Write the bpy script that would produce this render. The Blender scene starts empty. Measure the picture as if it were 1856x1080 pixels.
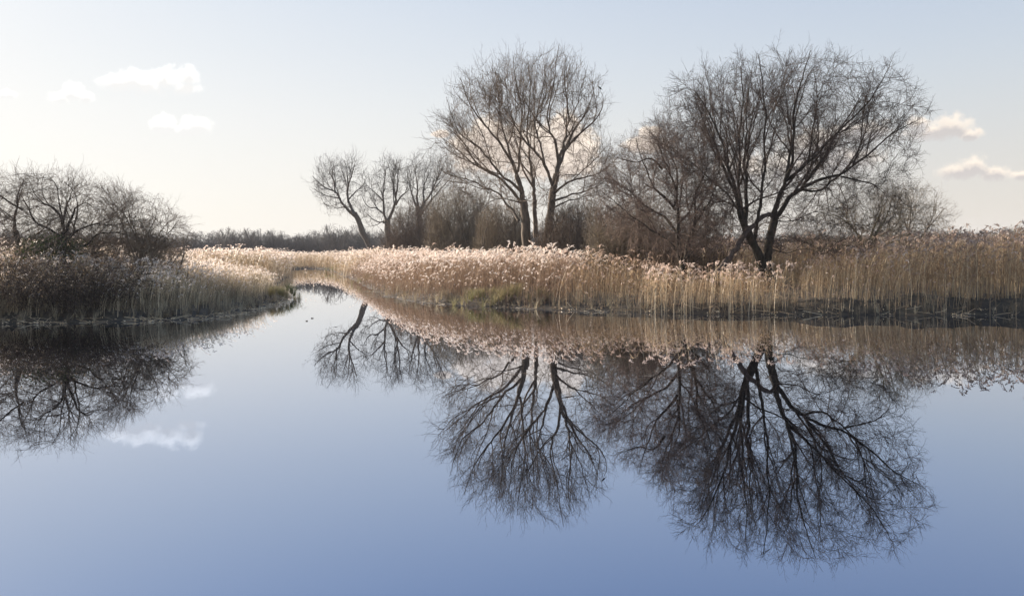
import bpy, math, random
import numpy as np
from mathutils import Matrix, Vector

# ------------------------------------------------------------------ camera
F = 1546.7            # focal length in photograph pixels
H = 2.5               # eye height above the water
ROLL = 0.0093
AX, AY = 928.0, 460.2
sc = bpy.context.scene
cd = bpy.data.cameras.new("camera"); cam = bpy.data.objects.new("camera", cd)
sc.collection.objects.link(cam); sc.camera = cam
cd.sensor_width = 36.0; cd.lens = 36.0 * F / 1856.0
cd.shift_y = -(540.0 - AY) / 1856.0
cd.clip_start = 0.1; cd.clip_end = 6000
_s, _c = math.sin(ROLL), math.cos(ROLL)
cam.matrix_world = Matrix(((_c, _s, 0, 0), (0, 0, -1, 0), (-_s, _c, 0, H), (0, 0, 0, 1)))

# ------------------------------------------------------------------ light
SUN_AZ, SUN_EL = math.radians(-52), math.radians(14)
sd_ = bpy.data.lights.new("sun", 'SUN'); sun = bpy.data.objects.new("sun", sd_)
sc.collection.objects.link(sun)
sd_.energy = 5.0; sd_.angle = math.radians(0.6); sd_.color = (1.0, 0.86, 0.72)
sv = Vector((math.sin(SUN_AZ) * math.cos(SUN_EL), math.cos(SUN_AZ) * math.cos(SUN_EL), math.sin(SUN_EL)))
sun.rotation_euler = sv.to_track_quat('Z', 'Y').to_euler()
sc.cycles.use_denoising = True
sc.view_settings.view_transform = 'Standard'; sc.view_settings.look = 'None'
sc.view_settings.exposure = 1.25; sc.view_settings.gamma = 1.0
SKY_STRENGTH = 0.10

def P(px, py, D):
    """photograph pixel at distance D (metres along the view) -> world point"""
    du, dv = px - AX, AY - py
    X = du * _c + dv * _s; Z = -du * _s + dv * _c
    return np.array((X * D / F, D, H + Z * D / F))

def G(px, py, z=0.0):
    du, dv = px - AX, AY - py
    X = du * _c + dv * _s; Z = -du * _s + dv * _c
    D = (z - H) * F / Z
    return np.array((X * D / F, D))

# ------------------------------------------------------------------ world
def build_world():
    w = bpy.data.worlds.new("World"); sc.world = w; w.use_nodes = True
    nt = w.node_tree; N = nt.nodes; L = nt.links
    for n in list(N): N.remove(n)
    out = N.new('ShaderNodeOutputWorld'); bg = N.new('ShaderNodeBackground')
    L.new(bg.outputs[0], out.inputs[0]); bg.inputs['Strength'].default_value = SKY_STRENGTH
    sky = N.new('ShaderNodeTexSky'); sky.sky_type = 'NISHITA'; sky.sun_disc = False
    sky.sun_elevation = SUN_EL; sky.sun_rotation = SUN_AZ
    sky.altitude = 0; sky.air_density = 1.0; sky.dust_density = 1.4; sky.ozone_density = 1.6
    tc = N.new('ShaderNodeTexCoord')
    sep = N.new('ShaderNodeSeparateXYZ'); L.new(tc.outputs['Generated'], sep.inputs[0])
    def M(op, a, b=None, c=None, clamp=False):
        n = N.new('ShaderNodeMath'); n.operation = op; n.use_clamp = clamp
        for i, v in enumerate((a, b, c)):
            if v is None: continue
            if isinstance(v, (int, float)): n.inputs[i].default_value = v
            else: L.new(v, n.inputs[i])
        return n.outputs[0]
    def mix(f, a, b, blend='MIX'):
        n = N.new('ShaderNodeMix'); n.data_type = 'RGBA'; n.blend_type = blend; n.clamp_result = False
        if isinstance(f, (int, float)): n.inputs[0].default_value = f
        else: L.new(f, n.inputs[0])
        for i, v in ((6, a), (7, b)):
            if isinstance(v, tuple): n.inputs[i].default_value = (*v, 1)
            else: L.new(v, n.inputs[i])
        return n.outputs[2]
    x, y, z = sep.outputs
    az = M('ARCTAN2', x, y); el = M('ARCSINE', z)
    # thin winter veil over the blue: whitest low down and towards the sun
    u = M('DIVIDE', M('ADD', az, math.radians(33)), math.radians(66), clamp=True)
    u = M('MULTIPLY', M('MULTIPLY', u, u), M('SUBTRACT', 3.0, M('MULTIPLY', u, 2.0)))
    t = M('DIVIDE', M('MAXIMUM', el, 0.0), math.radians(40), clamp=True)
    def rampc(stops):
        r = N.new('ShaderNodeValToRGB'); e = r.color_ramp.elements; r.color_ramp.interpolation = 'B_SPLINE'
        while len(e) < len(stops): e.new(0.5)
        for i, (deg, c) in enumerate(stops): e[i].position = deg / 40; e[i].color = (*c, 1)
        L.new(t, r.inputs[0]); return r.outputs[0]
    g = 1.0 / SKY_STRENGTH / (2 ** sc.view_settings.exposure)
    cl = rampc(SKY_L); cr = rampc(SKY_R)
    cv = mix(u, cl, cr); cv = mix(1.0, cv, (g, g, g), 'MULTIPLY')
    veil = M('MULTIPLY', M('SUBTRACT', 1.0, M('MULTIPLY', M('POWER', t, 3.0), 1.0)), 0.98, clamp=True)
    base = mix(veil, sky.outputs[0], cv)
    # fair-weather clouds, each a cluster of puffs in its own direction
    comb = N.new('ShaderNodeCombineXYZ'); L.new(az, comb.inputs[0]); L.new(el, comb.inputs[1])
    nz = N.new('ShaderNodeTexNoise'); nz.inputs['Scale'].default_value = 95; nz.inputs['Detail'].default_value = 8
    nz.inputs['Roughness'].default_value = 0.62; L.new(comb.outputs[0], nz.inputs['Vector'])
    nz2 = N.new('ShaderNodeTexNoise'); nz2.inputs['Scale'].default_value = 14; nz2.inputs['Detail'].default_value = 3
    L.new(comb.outputs[0], nz2.inputs['Vector'])
    def field(blobs, shift=0.0):
        acc = None
        for (px, py, rx, ry) in blobs:
            p = P(px, py, 1.0) - np.array((0, 0, H)); p /= np.linalg.norm(p)
            a0 = math.atan2(p[0], p[1]); e0 = math.asin(p[2])
            ra, re = rx / F * math.cos(a0) , ry / F * math.cos(a0)
            v = N.new('ShaderNodeVectorMath'); v.operation = 'MULTIPLY_ADD'
            L.new(comb.outputs[0], v.inputs[0]); v.inputs[1].default_value = (1 / ra, 1 / re, 0)
            v.inputs[2].default_value = (-a0 / ra, -e0 / re + shift, 0)
            ln = N.new('ShaderNodeVectorMath'); ln.operation = 'LENGTH'; L.new(v.outputs[0], ln.inputs[0])
            d = M('SUBTRACT', 1.0, ln.outputs['Value'])
            acc = d if acc is None else M('SMOOTH_MAX', acc, d, 0.12)
        return acc
    def cloud(base, blobs, lit, shade, edge, amp, dens):
        f = field(blobs)
        e = M('ADD', f, M('MULTIPLY', M('SUBTRACT', nz.outputs[0], 0.5), amp))
        a = M('MULTIPLY', M('SMOOTHSTEP' if False else 'DIVIDE', e, edge, clamp=True), 1.0)
        a = M('MULTIPLY', M('MULTIPLY', a, a), M('SUBTRACT', 3.0, M('MULTIPLY', a, 2.0)))
        a = M('MULTIPLY', a, dens)
        # lit tops, greyer middles and bases
        s = M('MULTIPLY_ADD', M('SUBTRACT', nz.outputs[0], 0.5), 2.2, M('MULTIPLY_ADD', field(blobs, 0.55), 1.6, M('MULTIPLY', M('SUBTRACT', nz2.outputs[0], 0.45), 1.6)), clamp=True)
        return mix(a, base, mix(s, lit, shade))
    left = [(215, 150, 42, 21), (240, 145, 30, 26), (268, 152, 44, 28), (302, 144, 40, 28), (340, 141, 24, 28), (335, 160, 34, 16),
            (112, 177, 26, 15), (134, 169, 26, 23), (153, 176, 20, 17), (298, 227, 30, 24), (335, 236, 34, 16), (356, 228, 36, 22),
            (12, 172, 22, 11)]
    mid = [(800, 243, 22, 9), (850, 262, 40, 32), (885, 240, 42, 34), (925, 262, 60, 45), (985, 262, 60, 50), (1025, 232, 34, 38),
           (1050, 270, 44, 46), (1000, 300, 110, 32), (880, 290, 70, 30), (1180, 240, 26, 14), (1170, 262, 50, 18)]
    right = [(1560, 240, 70, 26), (1480, 262, 70, 40), (1440, 300, 70, 45), (1530, 290, 80, 36), (1665, 226, 26, 20),
             (1725, 230, 44, 28), (1690, 240, 66, 22), (1755, 243, 30, 17), (1765, 303, 32, 26), (1735, 312, 42, 20), (1800, 315, 38, 18),
             (1848, 318, 26, 12), (1350, 310, 70, 40)]
    base = cloud(base, left, CL_LEFT, CL_LEFT2, 0.8, 1.5, 1.0)
    base = cloud(base, mid, CL_MID, CL_MID2, 0.42, 1.2, 1.0)
    base = cloud(base, right, CL_MID, CL_RIGHT2, 0.75, 1.5, 0.9)
    L.new(base, bg.inputs['Color'])
    w.cycles.sampling_method = 'MANUAL'; w.cycles.sample_map_resolution = 1024

# linear radiance / (strength)
def _k(r, g, b):
    return tuple(v / SKY_STRENGTH / (2 ** sc.view_settings.exposure) for v in (r, g, b))
SKY_L = [(0, (1.0, .955, .86)), (4, (.99, .965, .91)), (9, (.92, .925, .92)), (13, (.83, .855, .885)), (18, (.73, .78, .85)), (24, (.53, .61, .76)), (40, (.30, .41, .64))]
SKY_R = [(0, (.80, .74, .66)), (4, (.77, .735, .68)), (9, (.67, .71, .74)), (13, (.60, .67, .76)), (18, (.52, .60, .74)), (24, (.39, .48, .66)), (40, (.22, .31, .54))]
CL_LEFT, CL_LEFT2 = _k(1.42, 1.39, 1.33), _k(0.95, .94, .925)
CL_MID, CL_MID2 = _k(1.2, 1.04, 0.88), _k(0.93, 0.80, 0.69)
CL_RIGHT2 = _k(0.66, 0.62, 0.60)
build_world()

rng = np.random.default_rng(7)
COL = sc.collection

# ------------------------------------------------------------------ materials
def new_mat(name):
    m = bpy.data.materials.new(name); m.use_nodes = True
    nt = m.node_tree
    for n in list(nt.nodes): nt.nodes.remove(n)
    out = nt.nodes.new('ShaderNodeOutputMaterial')
    return m, nt, out

def ramp(nt, fac, cols):
    r = nt.nodes.new('ShaderNodeValToRGB')
    e = r.color_ramp.elements
    while len(e) < len(cols): e.new(0.5)
    for i, (p, c) in enumerate(cols):
        e[i].position = p; e[i].color = (*c, 1)
    nt.links.new(fac, r.inputs[0]); return r.outputs[0]

def bark(name, c1, c2, c3=None, rough=0.85, scale=6.0):
    m, nt, out = new_mat(name); N, L = nt.nodes, nt.links
    b = N.new('ShaderNodeBsdfPrincipled'); L.new(b.outputs[0], out.inputs[0])
    b.inputs['Roughness'].default_value = rough; b.inputs['Specular IOR Level'].default_value = 0.25
    tc = N.new('ShaderNodeTexCoord'); mp = N.new('ShaderNodeMapping'); L.new(tc.outputs['Object'], mp.inputs[0])
    mp.inputs['Scale'].default_value = (scale, scale, scale * 0.28)
    nz = N.new('ShaderNodeTexNoise'); nz.inputs['Scale'].default_value = 1.6; nz.inputs['Detail'].default_value = 7
    nz.inputs['Roughness'].default_value = 0.65; L.new(mp.outputs[0], nz.inputs['Vector'])
    col = ramp(nt, nz.outputs[0], [(0.3, c1), (0.55, c2), (0.75, c3 or c2)])
    L.new(col, b.inputs['Base Color'])
    bp = N.new('ShaderNodeBump'); bp.inputs['Strength'].default_value = 0.8; bp.inputs['Distance'].default_value = 0.04
    L.new(nz.outputs[0], bp.inputs['Height']); L.new(bp.outputs[0], b.inputs['Normal'])
    return m

def blade(name, cols, trans=0.35, rough=0.6):
    """thin plant tissue: a colour per plant, some light passing through"""
    m, nt, out = new_mat(name); N, L = nt.nodes, nt.links
    at = N.new('ShaderNodeAttribute'); at.attribute_name = 'tint'
    col = ramp(nt, at.outputs['Fac'], cols)
    d = N.new('ShaderNodeBsdfPrincipled'); d.inputs['Roughness'].default_value = rough
    d.inputs['Specular IOR Level'].default_value = 0.3
    L.new(col, d.inputs['Base Color'])
    if trans > 0:
        t = N.new('ShaderNodeBsdfTranslucent'); L.new(col, t.inputs[0])
        mx = N.new('ShaderNodeMixShader'); mx.inputs[0].default_value = trans
        L.new(d.outputs[0], mx.inputs[1]); L.new(t.outputs[0], mx.inputs[2]); L.new(mx.outputs[0], out.inputs[0])
    else:
        L.new(d.outputs[0], out.inputs[0])
    return m

MAT = {}
MAT['bark_dark'] = bark('bark_dark', (0.022, 0.019, 0.015), (0.05, 0.042, 0.032), (0.085, 0.082, 0.045))
MAT['bark_arch'] = bark('bark_arch', (0.05, 0.04, 0.035), (0.13, 0.10, 0.085), (0.20, 0.15, 0.12))
MAT['bark_brown'] = bark('bark_brown', (0.06, 0.048, 0.036), (0.14, 0.11, 0.082), (0.22, 0.175, 0.13), scale=4)
MAT['bark_grey'] = bark('bark_grey', (0.06, 0.055, 0.05), (0.13, 0.115, 0.10), (0.18, 0.165, 0.14), scale=3)
MAT['bark_pale'] = bark('bark_pale', (0.10, 0.09, 0.05), (0.22, 0.19, 0.10), (0.30, 0.26, 0.16))
MAT['twig_dark'] = bark('twig_dark', (0.04, 0.028, 0.022), (0.08, 0.056, 0.043), (0.14, 0.095, 0.072), scale=2)
MAT['twig_purple'] = bark('twig_purple', (0.08, 0.058, 0.045), (0.165, 0.118, 0.092), (0.27, 0.195, 0.15), scale=2)
MAT['twig_brown'] = bark('twig_brown', (0.10, 0.074, 0.054), (0.19, 0.145, 0.108), (0.30, 0.23, 0.17), scale=2)
MAT['twig_olive'] = bark('twig_olive', (0.14, 0.115, 0.08), (0.27, 0.225, 0.165), (0.42, 0.36, 0.27), scale=2)
MAT['twig_grey'] = bark('twig_grey', (0.06, 0.055, 0.05), (0.11, 0.10, 0.09), (0.16, 0.145, 0.13), scale=2)
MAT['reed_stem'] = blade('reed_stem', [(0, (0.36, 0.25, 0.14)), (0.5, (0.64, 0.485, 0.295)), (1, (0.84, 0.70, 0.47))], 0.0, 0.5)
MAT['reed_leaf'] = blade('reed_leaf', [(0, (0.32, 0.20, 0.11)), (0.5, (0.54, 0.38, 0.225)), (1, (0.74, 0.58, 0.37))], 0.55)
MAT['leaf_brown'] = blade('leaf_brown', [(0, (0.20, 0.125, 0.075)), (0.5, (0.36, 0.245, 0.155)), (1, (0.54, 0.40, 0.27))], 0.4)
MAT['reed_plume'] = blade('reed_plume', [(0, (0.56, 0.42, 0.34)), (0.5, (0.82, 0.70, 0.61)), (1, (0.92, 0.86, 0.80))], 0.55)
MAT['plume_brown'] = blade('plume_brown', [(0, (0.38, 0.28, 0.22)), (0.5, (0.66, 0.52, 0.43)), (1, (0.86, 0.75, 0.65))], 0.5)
MAT['sedge'] = blade('sedge', [(0, (0.12, 0.095, 0.065)), (0.5, (0.32, 0.265, 0.18)), (1, (0.56, 0.49, 0.34))], 0.3)
MAT['green_sedge'] = blade('green_sedge', [(0, (0.16, 0.14, 0.06)), (0.5, (0.29, 0.265, 0.12)), (1, (0.54, 0.44, 0.25))], 0.35)
MAT['dead_leaf'] = blade('dead_leaf', [(0, (0.05, 0.045, 0.03)), (0.5, (0.12, 0.09, 0.05)), (1, (0.22, 0.16, 0.10))], 0.3)
MAT['ivy_leaf'] = blade('ivy_leaf', [(0, (0.03, 0.05, 0.015)), (0.6, (0.06, 0.095, 0.025)), (1, (0.12, 0.15, 0.05))], 0.25, 0.45)
m, nt, out = new_mat('feather')
b = nt.nodes.new('ShaderNodeBsdfPrincipled'); b.inputs['Base Color'].default_value = (0.015, 0.015, 0.018, 1)
b.inputs['Roughness'].default_value = 0.5; nt.links.new(b.outputs[0], out.inputs[0]); MAT['feather'] = m

# ------------------------------------------------------------------ mesh helper
class MB:
    def __init__(s): s.v = []; s.f4 = []; s.f3 = []; s.m4 = []; s.m3 = []; s.t = []; s.n = 0
    def add(s, v, quads=None, tris=None, mat=0, tint=0.5):
        v = np.asarray(v, dtype=np.float32).reshape(-1, 3)
        if quads is not None and len(quads):
            q = np.asarray(quads, dtype=np.int64).reshape(-1, 4); s.f4.append(q + s.n)
            s.m4.append(np.broadcast_to(np.asarray(mat, dtype=np.int32), (len(q),)))
        if tris is not None and len(tris):
            q = np.asarray(tris, dtype=np.int64).reshape(-1, 3); s.f3.append(q + s.n)
            s.m3.append(np.broadcast_to(np.asarray(mat, dtype=np.int32), (len(q),)))
        s.v.append(v); s.t.append(np.broadcast_to(np.asarray(tint, dtype=np.float32), (len(v),)))
        s.n += len(v)
    def build(s, name, mats, parent=None, smooth=True, origin=(0, 0, 0), tint=False):
        me = bpy.data.meshes.new(name)
        v = np.concatenate(s.v) - np.asarray(origin, dtype=np.float32)
        f4 = np.concatenate(s.f4) if s.f4 else np.zeros((0, 4), int)
        f3 = np.concatenate(s.f3) if s.f3 else np.zeros((0, 3), int)
        mi = np.concatenate(([] if not s.m4 else s.m4) + ([] if not s.m3 else s.m3)) if (s.m4 or s.m3) else np.zeros(0)
        me.vertices.add(len(v)); me.vertices.foreach_set('co', v.astype(np.float32).ravel())
        nl = len(f4) * 4 + len(f3) * 3
        me.loops.add(nl); me.loops.foreach_set('vertex_index', np.concatenate((f4.ravel(), f3.ravel())).astype(np.int32))
        me.polygons.add(len(f4) + len(f3))
        st = np.concatenate((np.arange(len(f4)) * 4, len(f4) * 4 + np.arange(len(f3)) * 3)).astype(np.int32)
        me.polygons.foreach_set('loop_start', st)
        me.polygons.foreach_set('material_index', mi.astype(np.int32))
        me.polygons.foreach_set('use_smooth', np.full(len(st), smooth))
        for m_ in (mats if isinstance(mats, (list, tuple)) else [mats]): me.materials.append(MAT[m_] if isinstance(m_, str) else m_)
        if tint:
            a = me.attributes.new('tint', 'FLOAT', 'POINT'); a.data.foreach_set('value', np.concatenate(s.t).astype(np.float32))
        me.update(calc_edges=True)
        o = bpy.data.objects.new(name, me); COL.objects.link(o)
        o.location = origin
        if parent is not None:
            o.parent = parent; o.location = Vector(origin) - parent.location
        return o

def tag(o, label=None, cat=None, group=None, kind=None):
    if label: o['label'] = label
    if cat: o['category'] = cat
    if group: o['group'] = group
    if kind: o['kind'] = kind
    return o

def empty(name, loc, label=None, cat=None, group=None):
    o = bpy.data.objects.new(name, None); COL.objects.link(o); o.location = [float(a) for a in loc]
    o.empty_display_size = 0.3
    return tag(o, label, cat, group)

def nrm(a): return a / np.maximum(np.linalg.norm(a, axis=-1, keepdims=True), 1e-9)

def tubes(mb, pos, rad, sides, mat=0, tint=0.5):
    """pos (N,S,3), rad (N,S)"""
    n, s, _ = pos.shape
    if n == 0: return
    tan = np.empty_like(pos); tan[:, 1:-1] = pos[:, 2:] - pos[:, :-2]; tan[:, 0] = pos[:, 1] - pos[:, 0]; tan[:, -1] = pos[:, -1] - pos[:, -2]
    tan = nrm(tan)
    mean = nrm(pos[:, -1] - pos[:, 0] + 1e-6)
    ref = np.where(np.abs(mean[:, 2:3]) > 0.8, np.array([[1.0, 0.1, 0]]), np.array([[0.05, 0, 1.0]]))[:, None, :]
    u = nrm(np.cross(tan, np.broadcast_to(ref, tan.shape))); w = np.cross(tan, u)
    a = np.arange(sides) * 2 * math.pi / sides
    v = pos[:, :, None, :] + rad[:, :, None, None] * (np.cos(a)[None, None, :, None] * u[:, :, None, :] + np.sin(a)[None, None, :, None] * w[:, :, None, :])
    base = (np.arange(n) * s * sides)[:, None, None]
    i = (np.arange(s - 1) * sides)[None, :, None]; k = np.arange(sides)[None, None, :]; k2 = (k + 1) % sides
    q = np.stack((base + i + k, base + i + k2, base + i + sides + k2, base + i + sides + k), axis=-1)
    t = np.repeat(tint, s * sides) if np.ndim(tint) else tint
    mb.add(v.reshape(-1, 3), q.reshape(-1, 4), mat=mat, tint=t)

# value noise in 2-D
_NT = rng.random((64, 64))
def vnoise(x, y):
    xi, yi = np.floor(x).astype(int), np.floor(y).astype(int); fx, fy = x - xi, y - yi
    fx = fx * fx * (3 - 2 * fx); fy = fy * fy * (3 - 2 * fy)
    g = lambda a, b_: _NT[a % 64, b_ % 64]
    return (g(xi, yi) * (1 - fx) + g(xi + 1, yi) * fx) * (1 - fy) + (g(xi, yi + 1) * (1 - fx) + g(xi + 1, yi + 1) * fx) * fy
def fbm(x, y, o=3):
    r = 0; a = 0.5
    for _ in range(o): r = r + a * vnoise(x, y); x = x * 2.03 + 7.1; y = y * 2.03 + 3.7; a *= 0.5
    return r / (1 - 0.5 ** o)

# ------------------------------------------------------------------ the shore
SHORE_L = [(-420, 592), (-150, 590), (10, 587), (120, 585), (250, 582), (350, 578), (400, 574), (450, 563), (500, 551), (521, 541),
           (519, 531), (508, 524), (500, 517), (512, 508), (524, 502), (522, 494), (516, 489.5)]
SHORE_R = [(560, 487), (600, 489), (612, 496), (640, 507), (672, 523), (700, 537), (745, 546), (830, 553), (935, 558), (1000, 561),
           (1100, 565), (1200, 568), (1300, 569.5), (1420, 571), (1846, 571), (2300, 574)]
poly = [G(*p) for p in SHORE_L + SHORE_R] + [np.array(p, float) for p in ((70, 20), (70, -60), (-70, -60), (-70, 22))]
RIVER = np.array(poly)

def in_poly(px, py, poly):
    ins = np.zeros(px.shape, bool); n = len(poly)
    for i in range(n):
        x1, y1 = poly[i]; x2, y2 = poly[(i + 1) % n]
        if y1 == y2: continue
        c = ((y1 > py) != (y2 > py)) & (px < (x2 - x1) * (py - y1) / (y2 - y1) + x1)
        ins ^= c
    return ins
def poly_dist(px, py, poly):
    d = np.full(px.shape, 1e9); n = len(poly)
    for i in range(n):
        a = poly[i]; b_ = poly[(i + 1) % n]; ab = b_ - a; l2 = ab @ ab
        t = np.clip(((px - a[0]) * ab[0] + (py - a[1]) * ab[1]) / l2, 0, 1)
        d = np.minimum(d, np.hypot(px - a[0] - t * ab[0], py - a[1] - t * ab[1]))
    return d
def shore(px, py):
    """signed distance to the water's edge, positive on land"""
    px = np.asarray(px, float); py = np.asarray(py, float)
    d = poly_dist(px, py, RIVER); d = np.where(in_poly(px, py, RIVER), -d, d)
    return d + (fbm(px * 0.7, py * 0.7) - 0.5) * 1.1
def ground_z(px, py, s=None):
    if s is None: s = shore(px, py)
    hb = 0.33 + (0.0 + 0.45 * fbm(px * 0.6, py * 0.6 + 5)) * np.clip((px - 10.5) / 2.5, 0, 1) * (py < 60)
    t = np.clip(s / (2.2 - hb * 1.6), 0, 1); t = t * t * (3 - 2 * t)
    land = 0.02 + hb * t + (fbm(px * 0.35 + 9, py * 0.35) - 0.5) * 0.25 * t
    return np.where(s > 0, land, np.maximum(-1.4, s * 0.6 + 0.02))

def build_ground():
    ang = np.concatenate((np.radians(np.arange(-48, 48.01, 0.3)), np.radians(np.arange(51, 309, 4.0))))
    rad = np.concatenate((np.array([3.0, 10, 18, 24]), np.geomspace(27, 170, 210), np.geomspace(176, 900, 30)))
    A, R = np.meshgrid(ang, rad)
    x, y = np.sin(A) * R, np.cos(A) * R
    z = ground_z(x, y); z = np.where(R > 175, np.maximum(z, 0.3), z)
    na = len(ang); nr = len(rad)
    i, j = np.meshgrid(np.arange(nr - 1), np.arange(na), indexing='ij'); j2 = (j + 1) % na
    q = np.stack((i * na + j, i * na + j2, (i + 1) * na + j2, (i + 1) * na + j), -1).reshape(-1, 4)
    mb = MB(); mb.add(np.stack((x, y, z), -1).reshape(-1, 3), q[:, ::-1])
    m, nt, out = new_mat('mud_and_litter'); N, L = nt.nodes, nt.links
    b = N.new('ShaderNodeBsdfPrincipled'); L.new(b.outputs[0], out.inputs[0]); b.inputs['Roughness'].default_value = 0.8
    tc = N.new('ShaderNodeTexCoord'); nz = N.new('ShaderNodeTexNoise'); nz.inputs['Scale'].default_value = 2.5; nz.inputs['Detail'].default_value = 8
    L.new(tc.outputs['Object'], nz.inputs['Vector'])
    L.new(ramp(nt, nz.outputs[0], [(0.35, (0.03, 0.024, 0.018)), (0.55, (0.07, 0.055, 0.035)), (0.75, (0.16, 0.12, 0.075))]), b.inputs['Base Color'])
    bp = N.new('ShaderNodeBump'); bp.inputs['Distance'].default_value = 0.08; L.new(nz.outputs[0], bp.inputs['Height']); L.new(bp.outputs[0], b.inputs['Normal'])
    o = mb.build('ground', [m]); tag(o, 'dark muddy ground and reed litter behind the water edge', kind='structure')

def build_water():
    m, nt, out = new_mat('still_water'); N, L = nt.nodes, nt.links
    b = N.new('ShaderNodeBsdfPrincipled'); L.new(b.outputs[0], out.inputs[0])
    b.inputs['Base Color'].default_value = (*WATER_F0, 1); b.inputs['Metallic'].default_value = 1.0; b.inputs['Roughness'].default_value = 0.0
    tc = N.new('ShaderNodeTexCoord')
    mp = N.new('ShaderNodeMapping'); mp.inputs['Scale'].default_value = (1.0, 0.45, 1.0); L.new(tc.outputs['Object'], mp.inputs[0])
    n1 = N.new('ShaderNodeTexNoise'); n1.inputs['Scale'].default_value = 1.3; n1.inputs['Detail'].default_value = 3
    n2 = N.new('ShaderNodeTexNoise'); n2.inputs['Scale'].default_value = 0.12; n2.inputs['Detail'].default_value = 2
    L.new(mp.outputs[0], n1.inputs['Vector']); L.new(mp.outputs[0], n2.inputs['Vector'])
    mu = N.new('ShaderNodeMath'); mu.operation = 'MULTIPLY'; L.new(n1.outputs[0], mu.inputs[0]); L.new(n2.outputs[0], mu.inputs[1])
    bp = N.new('ShaderNodeBump'); bp.inputs['Strength'].default_value = 1.0; bp.inputs['Distance'].default_value = 0.0011
    L.new(mu.outputs[0], bp.inputs['Height']); L.new(bp.outputs[0], b.inputs['Normal'])
    mb = MB(); mb.add([(-900, -900, 0), (900, -900, 0), (900, 900, 0), (-900, 900, 0)], [(0, 1, 2, 3)])
    o = mb.build('water', [m], smooth=False); tag(o, 'still mirror-like river water reflecting sky and bare trees', kind='structure')
WATER_F0 = (0.28, 0.365, 0.535)   # how much of the sky it gives back looking straight down
build_ground(); build_water()

# ------------------------------------------------------------------ branching
class Env:
    """crown outline (given on the photograph, placed at its distance) with real depth"""
    def __init__(s, pts, D, R):
        w = np.array([P(x, y, D) for x, y in pts]); s.p = w[:, [0, 2]]
        s.c = np.array((s.p[:, 0].mean(), D, s.p[:, 1].mean())); s.R = R
        s.root = np.array((s.c[0], D, s.p[:, 1].min()))
    def inside(s, q, sc=1.0):
        if not np.isscalar(sc): q = s.root + (q - s.root) / sc
        sh = q.shape[:-1]; q = q.reshape(-1, 3)
        dy = (q[:, 1] - s.c[1]) / s.R
        k = np.sqrt(np.clip(1 - dy * dy, 1e-4, 1))
        k = 0.35 + 0.65 * k
        x = (q[:, 0] - s.c[0]) / k + s.c[0]; z = (q[:, 2] - s.c[2]) / k + s.c[2]
        z = np.where(q[:, 2] < s.c[2], q[:, 2], z)
        return (in_poly(x, z, s.p) & (np.abs(dy) < 1)).reshape(sh)

def grow(r, start, dire, length, S, wander, trop, env=None, soft=0.25, escale=None):
    n = len(start)
    rd = r.normal(size=(S, n, 3)) * wander
    def run(length):
        p = start.copy(); d = dire.copy(); out = [p.copy()]
        for k in range(S):
            d = nrm(d + rd[k] + trop(p))
            p = p + d * (length / S)[:, None]; out.append(p.copy())
        return np.stack(out, 1)
    pos = run(length)
    if env is not None and n:
        ok = env.inside(pos, r.uniform(escale[0], escale[1], (n, 1, 1)) if escale else 1.0)
        ok[:, 0] = True
        first = np.where(ok.all(1), S + 1, np.argmin(ok, 1))
        frac = np.clip((first - 1 + r.random(n) * 0.9) / S, 0.0, 1.0)
        length = length * np.clip(frac + soft * r.random(n) ** 2, 0.08, 1.0)
        pos = run(length)
    return pos, length

def spawn(r, pos, rad, length, dens, tmin, ang, jit, nmax=60, tmax=1.0):
    n, s, _ = pos.shape
    cnt = np.minimum(nmax, np.floor(length * dens + r.random(n))).astype(int); cnt = np.maximum(cnt, 0)
    idx = np.repeat(np.arange(n), cnt)
    if len(idx) == 0: return idx, np.zeros((0, 3)), np.zeros((0, 3)), np.zeros(0), np.zeros(0)
    first = np.repeat(np.cumsum(cnt) - cnt, cnt)
    k = np.arange(len(idx)) - first
    t = tmin + (tmax - tmin) * (k + r.random(len(idx))) / np.maximum(cnt[idx], 1)
    t = np.clip(t, 0, 0.999)
    u = t * (s - 1); i = u.astype(int); f = (u - i)[:, None]
    p = pos[idx, i] * (1 - f) + pos[idx, i + 1] * f
    tan = nrm(pos[idx, i + 1] - pos[idx, i])
    rr = rad[idx, i] * (1 - f[:, 0]) + rad[idx, i + 1] * f[:, 0]
    q = nrm(np.cross(tan, r.normal(size=tan.shape)))
    a = np.radians(ang + jit * r.normal(size=len(idx)))[:, None]
    d = nrm(tan * np.cos(a) + q * np.sin(a))
    return idx, p, d, rr, t

def catmull(pts, n):
    pts = np.asarray(pts, float); m = len(pts)
    if m == 2:
        t = np.linspace(0, 1, n)[:, None]; return pts[0] * (1 - t) + pts[1] * t
    ext = np.vstack((2 * pts[0] - pts[1], pts, 2 * pts[-1] - pts[-2]))
    u = np.linspace(0, m - 1 - 1e-6, n); i = u.astype(int); f = (u - i)[:, None]
    p0, p1, p2, p3 = ext[i], ext[i + 1], ext[i + 2], ext[i + 3]
    return 0.5 * (2 * p1 + (p2 - p0) * f + (2 * p0 - 5 * p1 + 4 * p2 - p3) * f ** 2 + (3 * p1 - p0 - 3 * p2 + p3) * f ** 3)

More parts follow.
